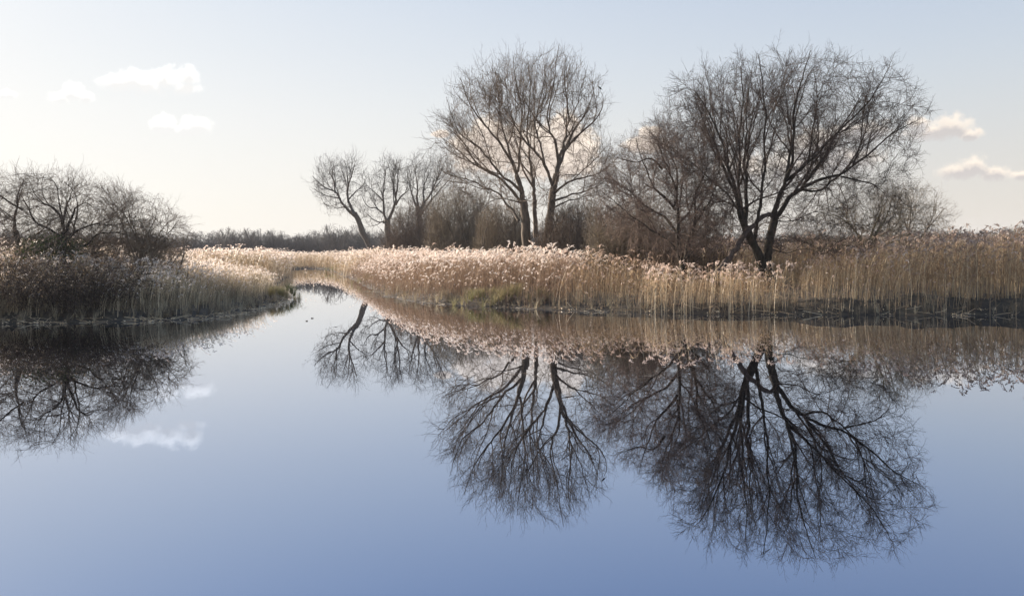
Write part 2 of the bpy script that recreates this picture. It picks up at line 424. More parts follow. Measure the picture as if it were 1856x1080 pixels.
ES = [(0.82, 1.02), (0.86, 1.05), (0.9, 1.08), (0.94, 1.12)]
def crown(r, mb, pos, rad, length, env, spec, up, outw, minr, root=None, tmin0=0.3):
    """levels of side branches off the given limbs"""
    root = env.root if root is None else root
    cur = [(pos, rad, length)]
    for li, lv in enumerate(spec):
        nxt = []
        for (ps, rs, ln) in cur:
            idx, p, d, rr, t = spawn(r, ps, rs, ln, lv['dens'], lv.get('tmin', tmin0), lv['ang'], lv['jit'])
            if len(idx) == 0: continue
            keep = env.inside(p, np.full((len(p), 1), 1.1)); idx, p, d, rr, t = idx[keep], p[keep], d[keep], rr[keep], t[keep]
            if len(idx) == 0: continue
            L_ = lv['len'] * (1 - 0.55 * t) * r.uniform(0.55, 1.25, len(idx))
            if 'rel' in lv: L_ = np.minimum(L_, np.maximum(ln[idx] * lv['rel'], 0.12))
            u_, o_ = up * lv.get('tr', 1), outw * lv.get('tr', 1)
            def trop(q, u_=u_, o_=o_):
                return np.array((0, 0, u_)) + nrm(q - root) * o_
            pp, L_ = grow(r, p, d, L_, lv['S'], lv['w'], trop, env, lv.get('soft', 0.2), lv.get('es', ES[min(li, 3)]))
            r0 = np.minimum(rr * 0.75, np.maximum(minr, lv['k'] * L_ ** 1.15))
            tt = np.linspace(0, 1, lv['S'] + 1)[None, :]
            ra = r0[:, None] * (1 - 0.72 * tt); ra = np.maximum(ra, minr * (1 - 0.5 * tt))
            tubes(mb, pp, ra, lv.get('sides', 3), tint=0.5)
            nxt.append((pp, ra, L_))
        cur = nxt

from mathutils.kdtree import KDTree
def colonise(r, mb, limbs, env, n, kill, step, infl, minr, up=0.1, twigs=None, zmin=None, shell=0.0, spread_r=0.45):
    """branches grow from the limbs towards evenly scattered points of the crown until it is filled"""
    lo = env.p.min(0); hi = env.p.max(0); pts = []
    tot = 0
    while tot < n:
        q = np.stack((r.uniform(lo[0], hi[0], n), r.uniform(env.c[1] - env.R, env.c[1] + env.R, n), r.uniform(lo[1], hi[1], n)), -1)
        k = env.inside(q)
        if shell:
            d = np.linalg.norm((q - env.root) / np.array((1, 1, 1)), axis=1); k &= r.random(n) < np.clip(d / shell, 0.15, 1.0)
        pts.append(q[k]); tot += k.sum()
    pts = np.concatenate(pts)[:n]
    P0 = []; R0 = []; par = []; dirs = []
    for c, ra in limbs:
        L_ = np.linalg.norm(np.diff(c, axis=0), axis=1).sum(); m = max(3, int(L_ / step)); u = np.linspace(0, len(c) - 1, m)
        c2 = np.stack([np.interp(u, np.arange(len(c)), c[:, i]) for i in range(3)], -1); r2 = np.interp(u, np.arange(len(c)), ra)
        k0 = int(m * 0.22)
        for i in range(k0, m):
            P0.append(c2[i]); R0.append(r2[i]); par.append(-1); dirs.append(nrm(c2[min(i + 1, m - 1)] - c2[i - 1]))
    nodes = list(P0); nb = len(nodes); kids = [0] * nb; alive = np.ones(len(pts), bool)
    for it in range(90):
        kd = KDTree(len(nodes))
        for i, p in enumerate(nodes): kd.insert(p, i)
        kd.balance(); acc = {}
        for i in np.nonzero(alive)[0]:
            co, j, d = kd.find(pts[i])
            if d < kill: alive[i] = False; continue
            if d > infl: continue
            v = (pts[i] - np.array(co)) / d
            if j in acc: acc[j] += v
            else: acc[j] = v.copy()
        if not acc: break
        grown = 0
        for j, v in acc.items():
            if kids[j] > 3: continue
            d = nrm(v); d = nrm(d + dirs[j] * 0.8 + r.normal(size=3) * 0.2 + nrm(nodes[j] - env.root) * 0.25 + np.array((0, 0, up * 1.5)))
            nodes.append(nodes[j] + d * step * r.uniform(0.8, 1.2)); par.append(j); dirs.append(d); kids[j] += 1; kids.append(0); grown += 1
        if not grown: break
    N_ = len(nodes); nodes = np.array(nodes); par = np.array(par)
    w = np.zeros(N_); rad = np.zeros(N_); best = np.full(N_, -1); bw = np.zeros(N_)
    e = 2.2; tip = (minr * 1.15) ** e
    for i in range(N_ - 1, nb - 1, -1):
        if rad[i] == 0: rad[i] = tip
        rad[i] += tip * 0.25
        j = par[i]
        if j >= nb: rad[j] += rad[i] - (0 if True else 0)
        w[i] = rad[i]
        if w[i] > bw[j]: bw[j] = w[i]; best[j] = i
    rad = rad ** (1 / e)
    chains = []
    for i in range(nb, N_):
        j = par[i]
        if j >= nb and best[j] == i: continue
        ch = [j, i]
        while best[ch[-1]] >= 0: ch.append(best[ch[-1]])
        rr_ = rad[ch]; rr_[0] = rr_[1]
        if j < nb: rr_ = np.minimum(rr_, R0[j] * 0.8)
        chains.append((nodes[ch], rr_))
    out = []
    by = {}
    for c, q in chains: by.setdefault(len(c), []).append((c, q))
    for k, lst in by.items():
        pos = np.stack([a for a, _ in lst]); ra = np.stack([b_ for _, b_ in lst])
        if k > 3:   # round the corners a little
            pos[:, 1:-1] = pos[:, 1:-1] * 0.5 + (pos[:, 2:] + pos[:, :-2]) * 0.25
        tubes(mb, pos, ra, 4); ln = np.linalg.norm(np.diff(pos, axis=1), axis=2).sum(1); out.append((pos, ra, ln))
    print('colonised', N_, len(chains), 'left', alive.sum(), 'length', round(sum(o[2].sum() for o in out)))
    for c, ra in limbs:
        if len(c) == 12: out.append((c[None], ra[None], np.array([np.linalg.norm(np.diff(c, axis=0), axis=1).sum()])))
    cur = out
    for lv in twigs or []:
        nxt = []
        for ps, rs, ln in cur:
            idx, p, d, rr_, t = spawn(r, ps, rs, ln, lv['dens'], 0.05, lv['ang'], lv['jit'])
            if len(idx) == 0: continue
            L_ = lv['len'] * r.uniform(0.4, 1.3, len(idx))
            dr = lv.get('drop', 0.0)
            pp, L_ = grow(r, p, d, L_, lv['S'], lv['w'], lambda q: np.array((0, 0, lv.get('up', 0.08))))
            tt = np.linspace(0, 1, lv['S'] + 1)[None]; ra = np.minimum(rr_, lv['r'])[:, None] * (1 - 0.5 * tt)
            ra = np.maximum(ra, minr * 0.5); tubes(mb, pp, ra, 3); nxt.append((pp, ra, L_))
        cur = nxt

SPEC = [dict(dens=2.5, ang=42, jit=11, len=3.8, S=10, w=0.17, k=0.0125, sides=5, soft=0.12),
        dict(dens=3.1, ang=46, jit=13, len=1.9, S=7, w=0.20, k=0.0105, sides=4, tmin=0.15, rel=0.8),
        dict(dens=4.4, ang=46, jit=15, len=0.95, S=5, w=0.22, k=0.009, sides=3, tmin=0.12, rel=0.8, soft=0.5),
        dict(dens=3.6, ang=44, jit=15, len=0.48, S=3, w=0.2, k=0.009, sides=3, tmin=0.15, rel=0.85, soft=0.8)]
def scaled(spec, s, dmul=1.0, lmul=1.0, **kw):
    out = []
    for lv in spec:
        l2 = dict(lv); l2['dens'] = lv['dens'] / s * dmul; l2['len'] = lv['len'] * s * lmul; l2.update(kw); out.append(l2)
    return out

def tree(name, label, cat, D, trunk, limbs, env, R, mats, seed, spec=SPEC, up=0.05, outw=0.06, minr=0.006, group=None,
         limb_labels=None, root=None, depth=1.0, tmin0=0.3, col=None):
    """trunk / limbs: (r0, r1, depth at tip, [(px, py), ...])"""
    r = np.random.default_rng(seed)
    base = P(*trunk[3][0], D); base[2] = float(ground_z(np.array([base[0]]), np.array([base[1]]))[0]) - 0.02
    e = empty(name, base, label, cat, group)
    E = Env(env, D, R); rt = None if root is None else P(*root, D)
    allp, allr, alll = [], [], []
    def limb(spec_, nm, i=0):
        r0, r1, dep, pts = spec_[:4]
        w = np.array([P(x, y, D) for x, y in pts])
        if nm == 'trunk': w[0, 2] = min(w[0, 2], base[2] - 0.1)
        n = max(8, len(pts) * 5); c = catmull(w, n); t = np.linspace(0, 1, n)
        d0 = spec_[4] if len(spec_) > 4 else 0.0
        c[:, 1] += (d0 + (dep - d0) * t ** 0.9) * depth
        L_ = np.linalg.norm(np.diff(c, axis=0), axis=1).sum()
        wob = r.normal(size=(n, 3)); wob = (wob + np.roll(wob, 1, 0) + np.roll(wob, 2, 0)) / 3
        c = c + wob * np.minimum(0.035 * L_ / 5, 0.09) * np.sin(np.pi * t)[:, None] ** 0.5
        if r1 < 0.08 and r1 < r0 * 0.6: r1 = r1 * 0.5
        ra = r0 + (r1 - r0) * t ** 0.8
        if nm == 'trunk': ra = ra * (1 + 0.5 * np.exp(-t * 9))
        ra = ra * (1 + 0.07 * r.normal(size=n))
        mb = MB(); tubes(mb, c[None], ra[None], 9 if r0 > 0.08 else 6)
        o = mb.build(nm, [mats[0]], e, origin=base)
        if limb_labels and i in limb_labels and nm == 'limb':
            o['label'] = limb_labels[i][0]
            if limb_labels[i][1]: o.data.materials.clear(); o.data.materials.append(MAT[limb_labels[i][1]])
        return c, ra, L_
    tr = limb(trunk, 'trunk')
    mb = MB()
    for i, l in enumerate(limbs):
        c, ra, L_ = limb(l, 'limb', i)
        if len(l) > 5 and l[5] == 'bare': continue
        if col: allp.append((c, ra)); continue
        crown(r, mb, c[None], ra[None], np.array([L_]), E, spec, up, outw, minr, root=rt, tmin0=tmin0)
    if col:
        k = col.get('s', 1.0)
        tw = [dict(dens=col.get('d1', 4.2) / k, ang=40, jit=13, len=0.85 * k * col.get('tl', 1.0), S=5, w=0.15, r=minr * 1.15, up=up + 0.06), dict(dens=col.get('d2', 5.0) / k, ang=38, jit=13, len=0.38 * k * col.get('tl', 1.0), S=3, w=0.15, r=minr * 0.9, up=up + 0.06)]
        # main side boughs first, then the crown fills in between them
        lv = [(1.05, 36, 4.4, 0.013), (1.25, 38, 2.3, 0.011)]; cur = list(allp)
        for dens, ang, ln_, kk in lv:
            nxt = []
            for c, ra in cur:
                LL = np.array([np.linalg.norm(np.diff(c, axis=0), axis=1).sum()])
                idx, p, d, rr_, t = spawn(r, c[None], ra[None], LL, dens / k * col.get('bough', 1.0), 0.25, ang, 9)
                if len(idx) == 0: continue
                Lb = np.minimum(ln_ * k * (1 - 0.4 * t) * r.uniform(0.6, 1.2, len(idx)), LL[0] * 0.8)
                pp, Lb = grow(r, p, d, Lb, 11, 0.13, lambda q: np.array((0, 0, up * 1.2)) + nrm(q - (E.root if rt is None else rt)) * 0.07, E, 0.05, (0.86, 1.02))
                r0 = np.minimum(rr_ * 0.7, np.maximum(minr * 1.3, kk * Lb ** 1.2)); rb = r0[:, None] * (1 - 0.75 * np.linspace(0, 1, 12))[None]; rb = np.maximum(rb, minr)
                tubes(mb, pp, rb, 5)
                nxt += [(pp[j], rb[j]) for j in range(len(pp)) if Lb[j] > 0.5 * k]
            allp += nxt; cur = nxt
        colonise(r, mb, allp, E, col['n'], 0.40 * k, 0.2 * k, 1.9 * k, minr, up=up, twigs=tw, shell=col.get('shell', 0))
    if mb.n: mb.build('crown', [mats[1]], e, origin=base)
    return e

def thicket(name, label, cat, D, env, R, mats, seed, stems, h=2.6, spread=0.5, spec=None, minr=0.008, group=None, r0=0.035, wander=0.12, up=0.03, base_y=None, lean=(0, 0, 0)):
    """many stems rising from the ground inside an outline"""
    r = np.random.default_rng(seed); E = Env(env, D, R)
    xs = E.p[:, 0]; x0, x1 = np.percentile(xs, 5), np.percentile(xs, 95)
    cx = E.c[0]; bx = cx + (r.random(stems) - 0.5) * (x1 - x0) * 0.95; by = D + (r.random(stems) - 0.5) * R * 1.5
    gz = ground_z(bx, by); p = np.stack((bx, by, gz - 0.05), -1)
    base = np.array((cx, D, float(ground_z(np.array([cx]), np.array([D]))[0])))
    e = empty(name, base, label, cat, group)
    d = nrm(np.stack(((bx - cx) / max(x1 - x0, 1) * 2 * spread + r.normal(size=stems) * 0.42, r.normal(size=stems) * 0.35, np.ones(stems)), -1) + np.array(lean))
    L_ = h * r.uniform(0.8, 1.3, stems)
    zlow = E.p[:, 1].min()
    class E2:  # below the outline's foot the stems are free
        c, root = E.c, base
        @staticmethod
        def inside(q, sc=1.0): return E.inside(q, sc) | ((q[..., 2] < zlow + 0.4) & (q[..., 0] > x0 - 0.6) & (q[..., 0] < x1 + 0.6))
    pos, L_ = grow(r, p, d, L_, 10, wander, lambda q: np.array((0, 0, up)), E2, 0.12, (0.66, 1.22))
    ra = np.maximum(r0 * r.uniform(0.6, 1.3, stems)[:, None] * (1 - 0.8 * np.linspace(0, 1, 11)[None]), minr)
    mb = MB(); tubes(mb, pos, ra, 4); mb.build('stems', [mats[0]], e, origin=base)
    mb = MB(); crown(r, mb, pos, ra, L_, E2, spec, up, 0.03, minr, root=base, tmin0=0.12)
    mb.build('crown', [mats[1]], e, origin=base)
    return e
TSPEC = [dict(dens=2.6, ang=38, jit=14, len=2.2, S=7, w=0.2, k=0.010, sides=3, soft=0.25),
         dict(dens=3.8, ang=44, jit=16, len=1.1, S=5, w=0.24, k=0.009, sides=3, tmin=0.1, rel=0.8, soft=0.4),
         dict(dens=3.2, ang=46, jit=16, len=0.5, S=3, w=0.24, k=0.009, sides=3, tmin=0.1, rel=0.8, soft=0.8)]

# ------------------------------------------------------------------ trees
# 1: the big willow on the right bank
T1 = tree('willow_tree', 'large round-crowned bare tree on right bank with two mossy stems and an arched broken limb', 'tree', 41.5,
     (0.42, 0.27, 0.0, [(1404, 548), (1399, 520), (1388, 494)]),
     [(0.24, 0.19, -0.3, [(1388, 500), (1376, 468), (1360, 436), (1348, 412)], 0, 'bare'),
      (0.129, 0.03, -2.6, [(1350, 420), (1330, 382), (1321, 342), (1305, 305), (1288, 262), (1266, 218), (1240, 185)], -0.3),
      (0.112, 0.03, 1.8, [(1348, 410), (1335, 352), (1316, 300), (1302, 250), (1293, 200), (1290, 145)], -0.3),
      (0.103, 0.03, -1.2, [(1347, 408), (1338, 370), (1334, 320), (1331, 250), (1336, 190), (1330, 130)], -0.3),
      (0.120, 0.03, 2.8, [(1348, 412), (1356, 365), (1360, 320), (1363, 280), (1372, 220), (1383, 150), (1392, 105)], -0.3),
      (0.103, 0.025, -2.0, [(1362, 440), (1368, 400), (1370, 340), (1372, 280), (1371, 220), (1363, 160), (1352, 115)], -0.2),
      (0.23, 0.19, 0.2, [(1390, 498), (1391, 465), (1397, 432), (1406, 400)], 0, 'bare'),
      (0.146, 0.03, -1.5, [(1405, 408), (1404, 380), (1411, 352), (1421, 322), (1427, 285), (1426, 235), (1430, 185), (1441, 140), (1450, 105)], 0.2),
      (0.086, 0.025, 2.2, [(1423, 322), (1435, 290), (1446, 250), (1460, 200), (1478, 155), (1492, 120)], -0.2),
      (0.086, 0.025, -3.0, [(1420, 330), (1445, 305), (1475, 270), (1510, 232), (1540, 195), (1560, 150)], -0.2),
      (0.138, 0.03, 1.0, [(1404, 405), (1420, 380), (1441, 352), (1462, 335), (1482, 312), (1506, 275), (1530, 235), (1556, 198), (1580, 160)], 0.2),
      (0.086, 0.02, -1.2, [(1462, 338), (1490, 325), (1520, 317), (1552, 294), (1586, 264), (1612, 242), (1634, 230), (1650, 220)], 0.4),
      (0.069, 0.02, 3.2, [(1458, 342), (1488, 345), (1514, 335), (1536, 318), (1572, 290), (1598, 262), (1612, 225), (1622, 195)], 0.4),
      (0.052, 0.015, -0.8, [(1524, 320), (1553, 328), (1580, 338), (1592, 352), (1598, 368)], 0),
      (0.060, 0.02, 2.5, [(1346, 400), (1320, 350), (1285, 312), (1250, 280), (1222, 255), (1200, 240)], -0.3),
      (0.060, 0.02, -2.5, [(1344, 380), (1362, 365), (1390, 355), (1410, 345), (1440, 320)], 0),
      (0.052, 0.015, 2.0, [(1328, 372), (1310, 360), (1296, 340), (1290, 310)], -0.2),
      (0.09, 0.15, -1.6, [(1404, 396), (1394, 389), (1379, 394), (1362, 408), (1345, 421), (1333, 440), (1318, 458), (1304, 474), (1284, 500), (1278, 520)], 0.2, 'bare'),
      (0.034, 0.01, -1.5, [(1402, 452), (1420, 458), (1445, 452), (1470, 456)], 0.2),
      (0.034, 0.01, -1.0, [(1410, 400), (1440, 400), (1470, 385), (1500, 395), (1520, 410)], 0.2)],
     [(1174, 260), (1184, 199), (1214, 157), (1252, 132), (1326, 114), (1400, 107), (1475, 113), (1527, 124), (1578, 144), (1618, 173), (1647, 208), (1634, 247), (1619, 305), (1612, 350), (1591, 390), (1550, 440), (1466, 470), (1419, 470), (1271, 440), (1209, 360)], 6.5,
     ('bark_dark', 'twig_dark'), 11, spec=scaled(SPEC, 1.0, 1.0), up=0.02, outw=0.06, minr=0.0056, root=(1385, 430), col=dict(n=4200, shell=7.0, d1=6.5, d2=7.5, tl=0.8),
     limb_labels={17: ('arched broken limb bent down to the reeds', 'bark_arch')})

# 2: the tall willow in the middle
T2 = tree('willow_tree', 'tallest bare tree in the middle, fanning against a cream cloud, a crow at its right', 'tree', 70,
     (0.420, 0.310, 0, [(960, 506), (956, 450), (951, 390), (948, 362)]),
     [(0.252, 0.189, 0, [(948, 370), (945, 345), (936, 317)], 0, 'bare'),
      (0.143, 0.034, -3, [(937, 318), (925, 290), (906, 262), (885, 237), (865, 214), (850, 188), (838, 155)]),
      (0.151, 0.034, 2.5, [(938, 320), (928, 288), (921, 262), (911, 235), (906, 200), (902, 150), (895, 112)]),
      (0.118, 0.034, -1.5, [(939, 312), (941, 280), (945, 245), (944, 200), (935, 150), (930, 108)]),
      (0.143, 0.030, 2, [(946, 368), (922, 338), (901, 319), (883, 308), (857, 294), (838, 277), (815, 256), (792, 240)]),
      (0.134, 0.030, -3.5, [(943, 346), (926, 331), (910, 320), (891, 298), (879, 283), (859, 266), (836, 248), (822, 215), (815, 190)]),
      (0.126, 0.030, 3.5, [(940, 400), (931, 384), (916, 366), (901, 348), (881, 338), (857, 325), (838, 318), (812, 312), (790, 300)]),
      (0.067, 0.026, -2, [(944, 368), (920, 362), (901, 362), (887, 369), (875, 380)]),
      (0.218, 0.043, 2, [(972, 430), (971, 393), (969, 364), (969, 345), (966, 325), (962, 300), (961, 270), (956, 235), (960, 195), (962, 150), (958, 102)], 1),
      (0.378, 0.258, -1, [(990, 470), (995, 405), (999, 372), (1002, 345), (1008, 318)], 0, 'bare'),
      (0.202, 0.039, 1, [(1008, 322), (1011, 300), (1014, 285), (1020, 266), (1025, 245), (1030, 215), (1028, 175), (1024, 135), (1028, 100)], -1),
      (0.143, 0.034, -4, [(1001, 340), (989, 309), (980, 294), (961, 275), (946, 258), (930, 233), (920, 198), (915, 150)], -1),
      (0.109, 0.034, 3.5, [(986, 302), (981, 270), (977, 248), (972, 212), (984, 160), (990, 115), (986, 86)], -1),
      (0.134, 0.034, -3, [(1011, 295), (1004, 262), (996, 245), (991, 215), (1000, 160), (1010, 96)], -1),
      (0.143, 0.030, 2, [(1008, 314), (1018, 290), (1028, 262), (1048, 226), (1064, 200), (1076, 172), (1082, 145)], -1),
      (0.101, 0.026, 0, [(1022, 276), (1044, 250), (1068, 228), (1083, 212), (1091, 195), (1093, 178), (1088, 164.5)], -0.5),
      (0.109, 0.026, -3, [(1004, 352), (1020, 338), (1038, 330), (1060, 325), (1082, 318), (1104, 300), (1118, 286)], -1),
      (0.109, 0.026, 3, [(1002, 366), (1024, 357), (1044, 350), (1080, 339), (1108, 320), (1120, 305)], -1),
      (0.084, 0.026, 0, [(1003, 378), (1024, 367), (1044, 361), (1066, 355), (1096, 340)], -1)],
     [(790, 255), (800, 222), (812, 180), (842, 140), (900, 120), (955, 112), (1000, 104), (1034, 112), (1076, 148), (1094, 178), (1093, 215), (1098, 260), (1122, 285),
      (1120, 318), (1095, 355), (1040, 380), (960, 392), (880, 385), (810, 345), (778, 318), (782, 275)], 9.0,
     ('bark_brown', 'twig_brown'), 22, spec=scaled(SPEC, 1.5, 1.05, 1.0), up=0.05, outw=0.07, minr=0.0098, root=(965, 400), col=dict(n=1200, s=1.6, shell=11.0, d1=4.4, d2=5.6))

# 3: three smaller trees farther off
S3 = scaled(SPEC[:4], 1.9, 1.15, 0.95)
T3a = tree('bare_tree', 'bare tree with its trunk leaning left over the far reeds', 'tree', 143,
     (0.62, 0.42, 0, [(688, 486), (680, 462), (665, 437), (656, 418), (650, 400), (642, 386)]),
     [(0.30, 0.07, 1, [(643, 388), (635, 374), (630, 360), (629, 344), (628, 320), (626, 303), (622, 290)]),
      (0.28, 0.06, -3, [(644, 392), (630, 379), (620, 364), (612, 350), (595, 342), (580, 330), (574, 322)]),
      (0.18, 0.06, 3, [(612, 351), (605, 327), (594, 311), (590, 300)], -2),
      (0.16, 0.05, -3, [(629, 346), (637, 326), (646, 305), (650, 294)]),
      (0.14, 0.05, 3, [(632, 362), (643, 346), (654, 335), (660, 318)]),
      (0.13, 0.05, 2, [(631, 378), (620, 375), (607, 377), (594, 368)]),
      (0.12, 0.05, -2, [(618, 360), (596, 356), (582, 350), (574, 344)])],
     [(568, 345), (575, 312), (594, 293), (620, 284), (645, 282), (660, 296), (664, 325), (658, 360), (642, 388), (608, 398), (588, 378), (572, 360)], 7,
     ('bark_grey', 'twig_grey'), 33, spec=S3, up=0.04, outw=0.08, minr=0.014, root=(645, 400), col=dict(n=420, s=2.2, shell=9), tmin0=0.2)
T3b = tree('bare_tree', 'upright bare tree with a forked grey trunk between leaning tree and thickets', 'tree', 132,
     (0.62, 0.45, 0, [(709, 486), (707, 444), (703, 418), (702, 398)]),
     [(0.26, 0.06, 1, [(701, 402), (696, 388), (694, 363), (693, 344), (696, 322), (698, 300)]),
      (0.28, 0.06, -2, [(703, 402), (713, 381), (718, 368), (722, 344), (724, 316), (729, 292)]),
      (0.18, 0.05, 3, [(697, 392), (694, 387), (680, 377), (665, 374), (654, 361), (648, 348)]),
      (0.14, 0.05, -3, [(694, 364), (687, 355), (678, 346), (668, 336)]),
      (0.12, 0.05, 2, [(702, 404), (696, 401), (683, 402), (668, 392), (660, 384)]),
      (0.12, 0.05, -2, [(702, 408), (694, 403), (683, 409), (668, 412)]),
      (0.16, 0.05, 3, [(719, 366), (712, 345), (708, 322), (712, 300)]),
      (0.16, 0.05, 0, [(717, 372), (728, 355), (740, 345), (745, 325)])],
     [(646, 362), (660, 326), (690, 298), (722, 282), (748, 290), (750, 330), (738, 378), (715, 402), (690, 416), (655, 408)], 6.5,
     ('bark_grey', 'twig_grey'), 34, spec=S3, up=0.06, outw=0.06, minr=0.013, root=(703, 410), col=dict(n=400, s=2.2, shell=9), tmin0=0.2)
T3c = tree('bare_tree', 'bare multi-stemmed tree rising from the brown thicket left of the tallest tree', 'tree', 125,
     (0.55, 0.4, 0, [(766, 490), (763, 430), (760, 395), (758, 375)]),
     [(0.22, 0.05, 2, [(757, 380), (752, 368), (744, 348), (739, 327), (734, 305)]),
      (0.22, 0.05, -3, [(758, 378), (757, 360), (759, 342), (757, 320), (752, 298)]),
      (0.20, 0.05, 3, [(762, 382), (767, 364), (765, 344), (770, 322), (781, 300)]),
      (0.22, 0.05, -1, [(762, 385), (770, 367), (781, 353), (789, 335), (800, 312), (806, 298)]),
      (0.18, 0.05, 2, [(764, 388), (778, 367), (791, 350), (805, 333), (818, 315)])],
     [(732, 370), (727, 320), (738, 294), (775, 282), (812, 288), (824, 312), (818, 345), (790, 378), (760, 395)], 6.5,
     ('bark_grey', 'twig_grey'), 35, spec=S3, up=0.06, outw=0.06, minr=0.013, root=(760, 400), col=dict(n=400, s=2.2, shell=9), tmin0=0.15)

# 4: twiggy multi-stem tree beside the big willow
T4 = tree('alder_tree', 'dense twiggy purple-brown tree directly left of the large round-crowned tree', 'tree', 42.5,
     (0.2, 0.15, 0, [(1242, 545), (1241, 500), (1238, 476)]),
     [(0.12, 0.02, -1.5, [(1237, 482), (1228, 449), (1225, 407), (1224, 368), (1215, 337), (1203, 309), (1190, 280), (1180, 255)]),
      (0.11, 0.02, 1.5, [(1240, 482), (1248, 449), (1257, 415), (1278, 387), (1299, 355), (1312, 320), (1318, 290)]),
      (0.09, 0.02, -1, [(1254, 430), (1258, 395), (1257, 356), (1265, 330), (1275, 305), (1272, 265)]),
      (0.08, 0.02, 2, [(1226, 420), (1206, 392), (1180, 376), (1159, 356), (1140, 336), (1115, 320), (1090, 318)]),
      (0.08, 0.02, -2.4, [(1224, 380), (1200, 358), (1180, 345), (1165, 320), (1150, 290), (1140, 262)]),
      (0.07, 0.02, 2.2, [(1224, 372), (1232, 340), (1235, 305), (1228, 270), (1235, 240)]),
      (0.07, 0.02, -2.0, [(1230, 460), (1205, 435), (1180, 420), (1145, 400), (1115, 375), (1085, 355)]),
      (0.06, 0.02, 2.0, [(1243, 470), (1270, 445), (1290, 425), (1310, 410)]),
      (0.06, 0.02, -2.0, [(1200, 306), (1175, 290), (1145, 300), (1110, 295)])],
     [(1060, 345), (1085, 300), (1120, 268), (1160, 240), (1200, 228), (1260, 228), (1320, 255), (1340, 330), (1330, 400), (1300, 445), (1220, 470), (1130, 445), (1075, 400)], 4.8,
     ('bark_dark', 'twig_purple'), 44, spec=scaled(SPEC, 0.9, 1.15, 1.0, w=0.2), up=0.0, outw=0.05, minr=0.0055, root=(1235, 440), col=dict(n=2400, s=0.9, d1=6, d2=7), tmin0=0.2)

# 5: spreading shrubs right of the willow
T5 = tree('willow_shrub', 'low spreading shrub with pale olive sunlit branches amid the right-hand reeds', 'shrub', 50,
     (0.16, 0.12, 0, [(1572, 530), (1570, 485), (1568, 452)]),
     [(0.08, 0.02, -1, [(1568, 456), (1555, 430), (1535, 410), (1512, 395), (1490, 388)]),
      (0.08, 0.02, 2, [(1568, 452), (1560, 420), (1548, 390), (1540, 362)]),
      (0.08, 0.02, -2, [(1569, 452), (1572, 420), (1578, 385), (1572, 352)]),
      (0.09, 0.02, 1, [(1570, 458), (1590, 425), (1612, 395), (1625, 365), (1632, 345)]),
      (0.07, 0.02, -1, [(1571, 462), (1610, 440), (1640, 425), (1668, 412)]),
      (0.06, 0.02, 2, [(1567, 462), (1530, 440), (1490, 432), (1450, 428)]),
      (0.05, 0.02, -2.5, [(1567, 466), (1545, 452), (1510, 446), (1475, 448)]),
      (0.06, 0.02, -2.5, [(1568, 455), (1580, 430), (1600, 410), (1600, 375)])],
     [(1425, 440), (1445, 405), (1490, 378), (1530, 348), (1590, 332), (1640, 338), (1670, 380), (1680, 430), (1640, 462), (1480, 468)], 3.6,
     ('bark_pale', 'twig_olive'), 55, spec=scaled(SPEC, 0.85, 0.95, 1.0), up=0.04, outw=0.06, minr=0.0065, root=(1570, 465), col=dict(n=1100, s=0.85), tmin0=0.15)
T5b = tree('willow_shrub', 'dark twiggy shrub at the far right end of the trees above the reeds', 'shrub', 58,
     (0.15, 0.12, 0, [(1652, 520), (1652, 470), (1650, 445)]),
     [(0.08, 0.02, -1, [(1650, 450), (1640, 420), (1628, 390), (1618, 362)]),
      (0.08, 0.02, 1, [(1650, 448), (1652, 415), (1660, 385), (1655, 350)]),
      (0.08, 0.02, -1, [(1651, 450), (1668, 425), (1685, 400), (1697, 380)]),
      (0.07, 0.02, 1.5, [(1652, 455), (1680, 438), (1700, 418), (1710, 400)]),
      (0.07, 0.02, -1.5, [(1650, 455), (1625, 438), (1600, 430), (1570, 425)])],
     [(1565, 450), (1575, 400), (1600, 350), (1650, 334), (1690, 358), (1714, 398), (1712, 430), (1680, 462), (1600, 465)], 3.6,
     ('bark_brown', 'twig_olive'), 56, spec=scaled(SPEC, 1.0, 0.9, 1.0), up=0.04, outw=0.06, minr=0.007, root=(1650, 465), col=dict(n=700, s=0.95), tmin0=0.15)

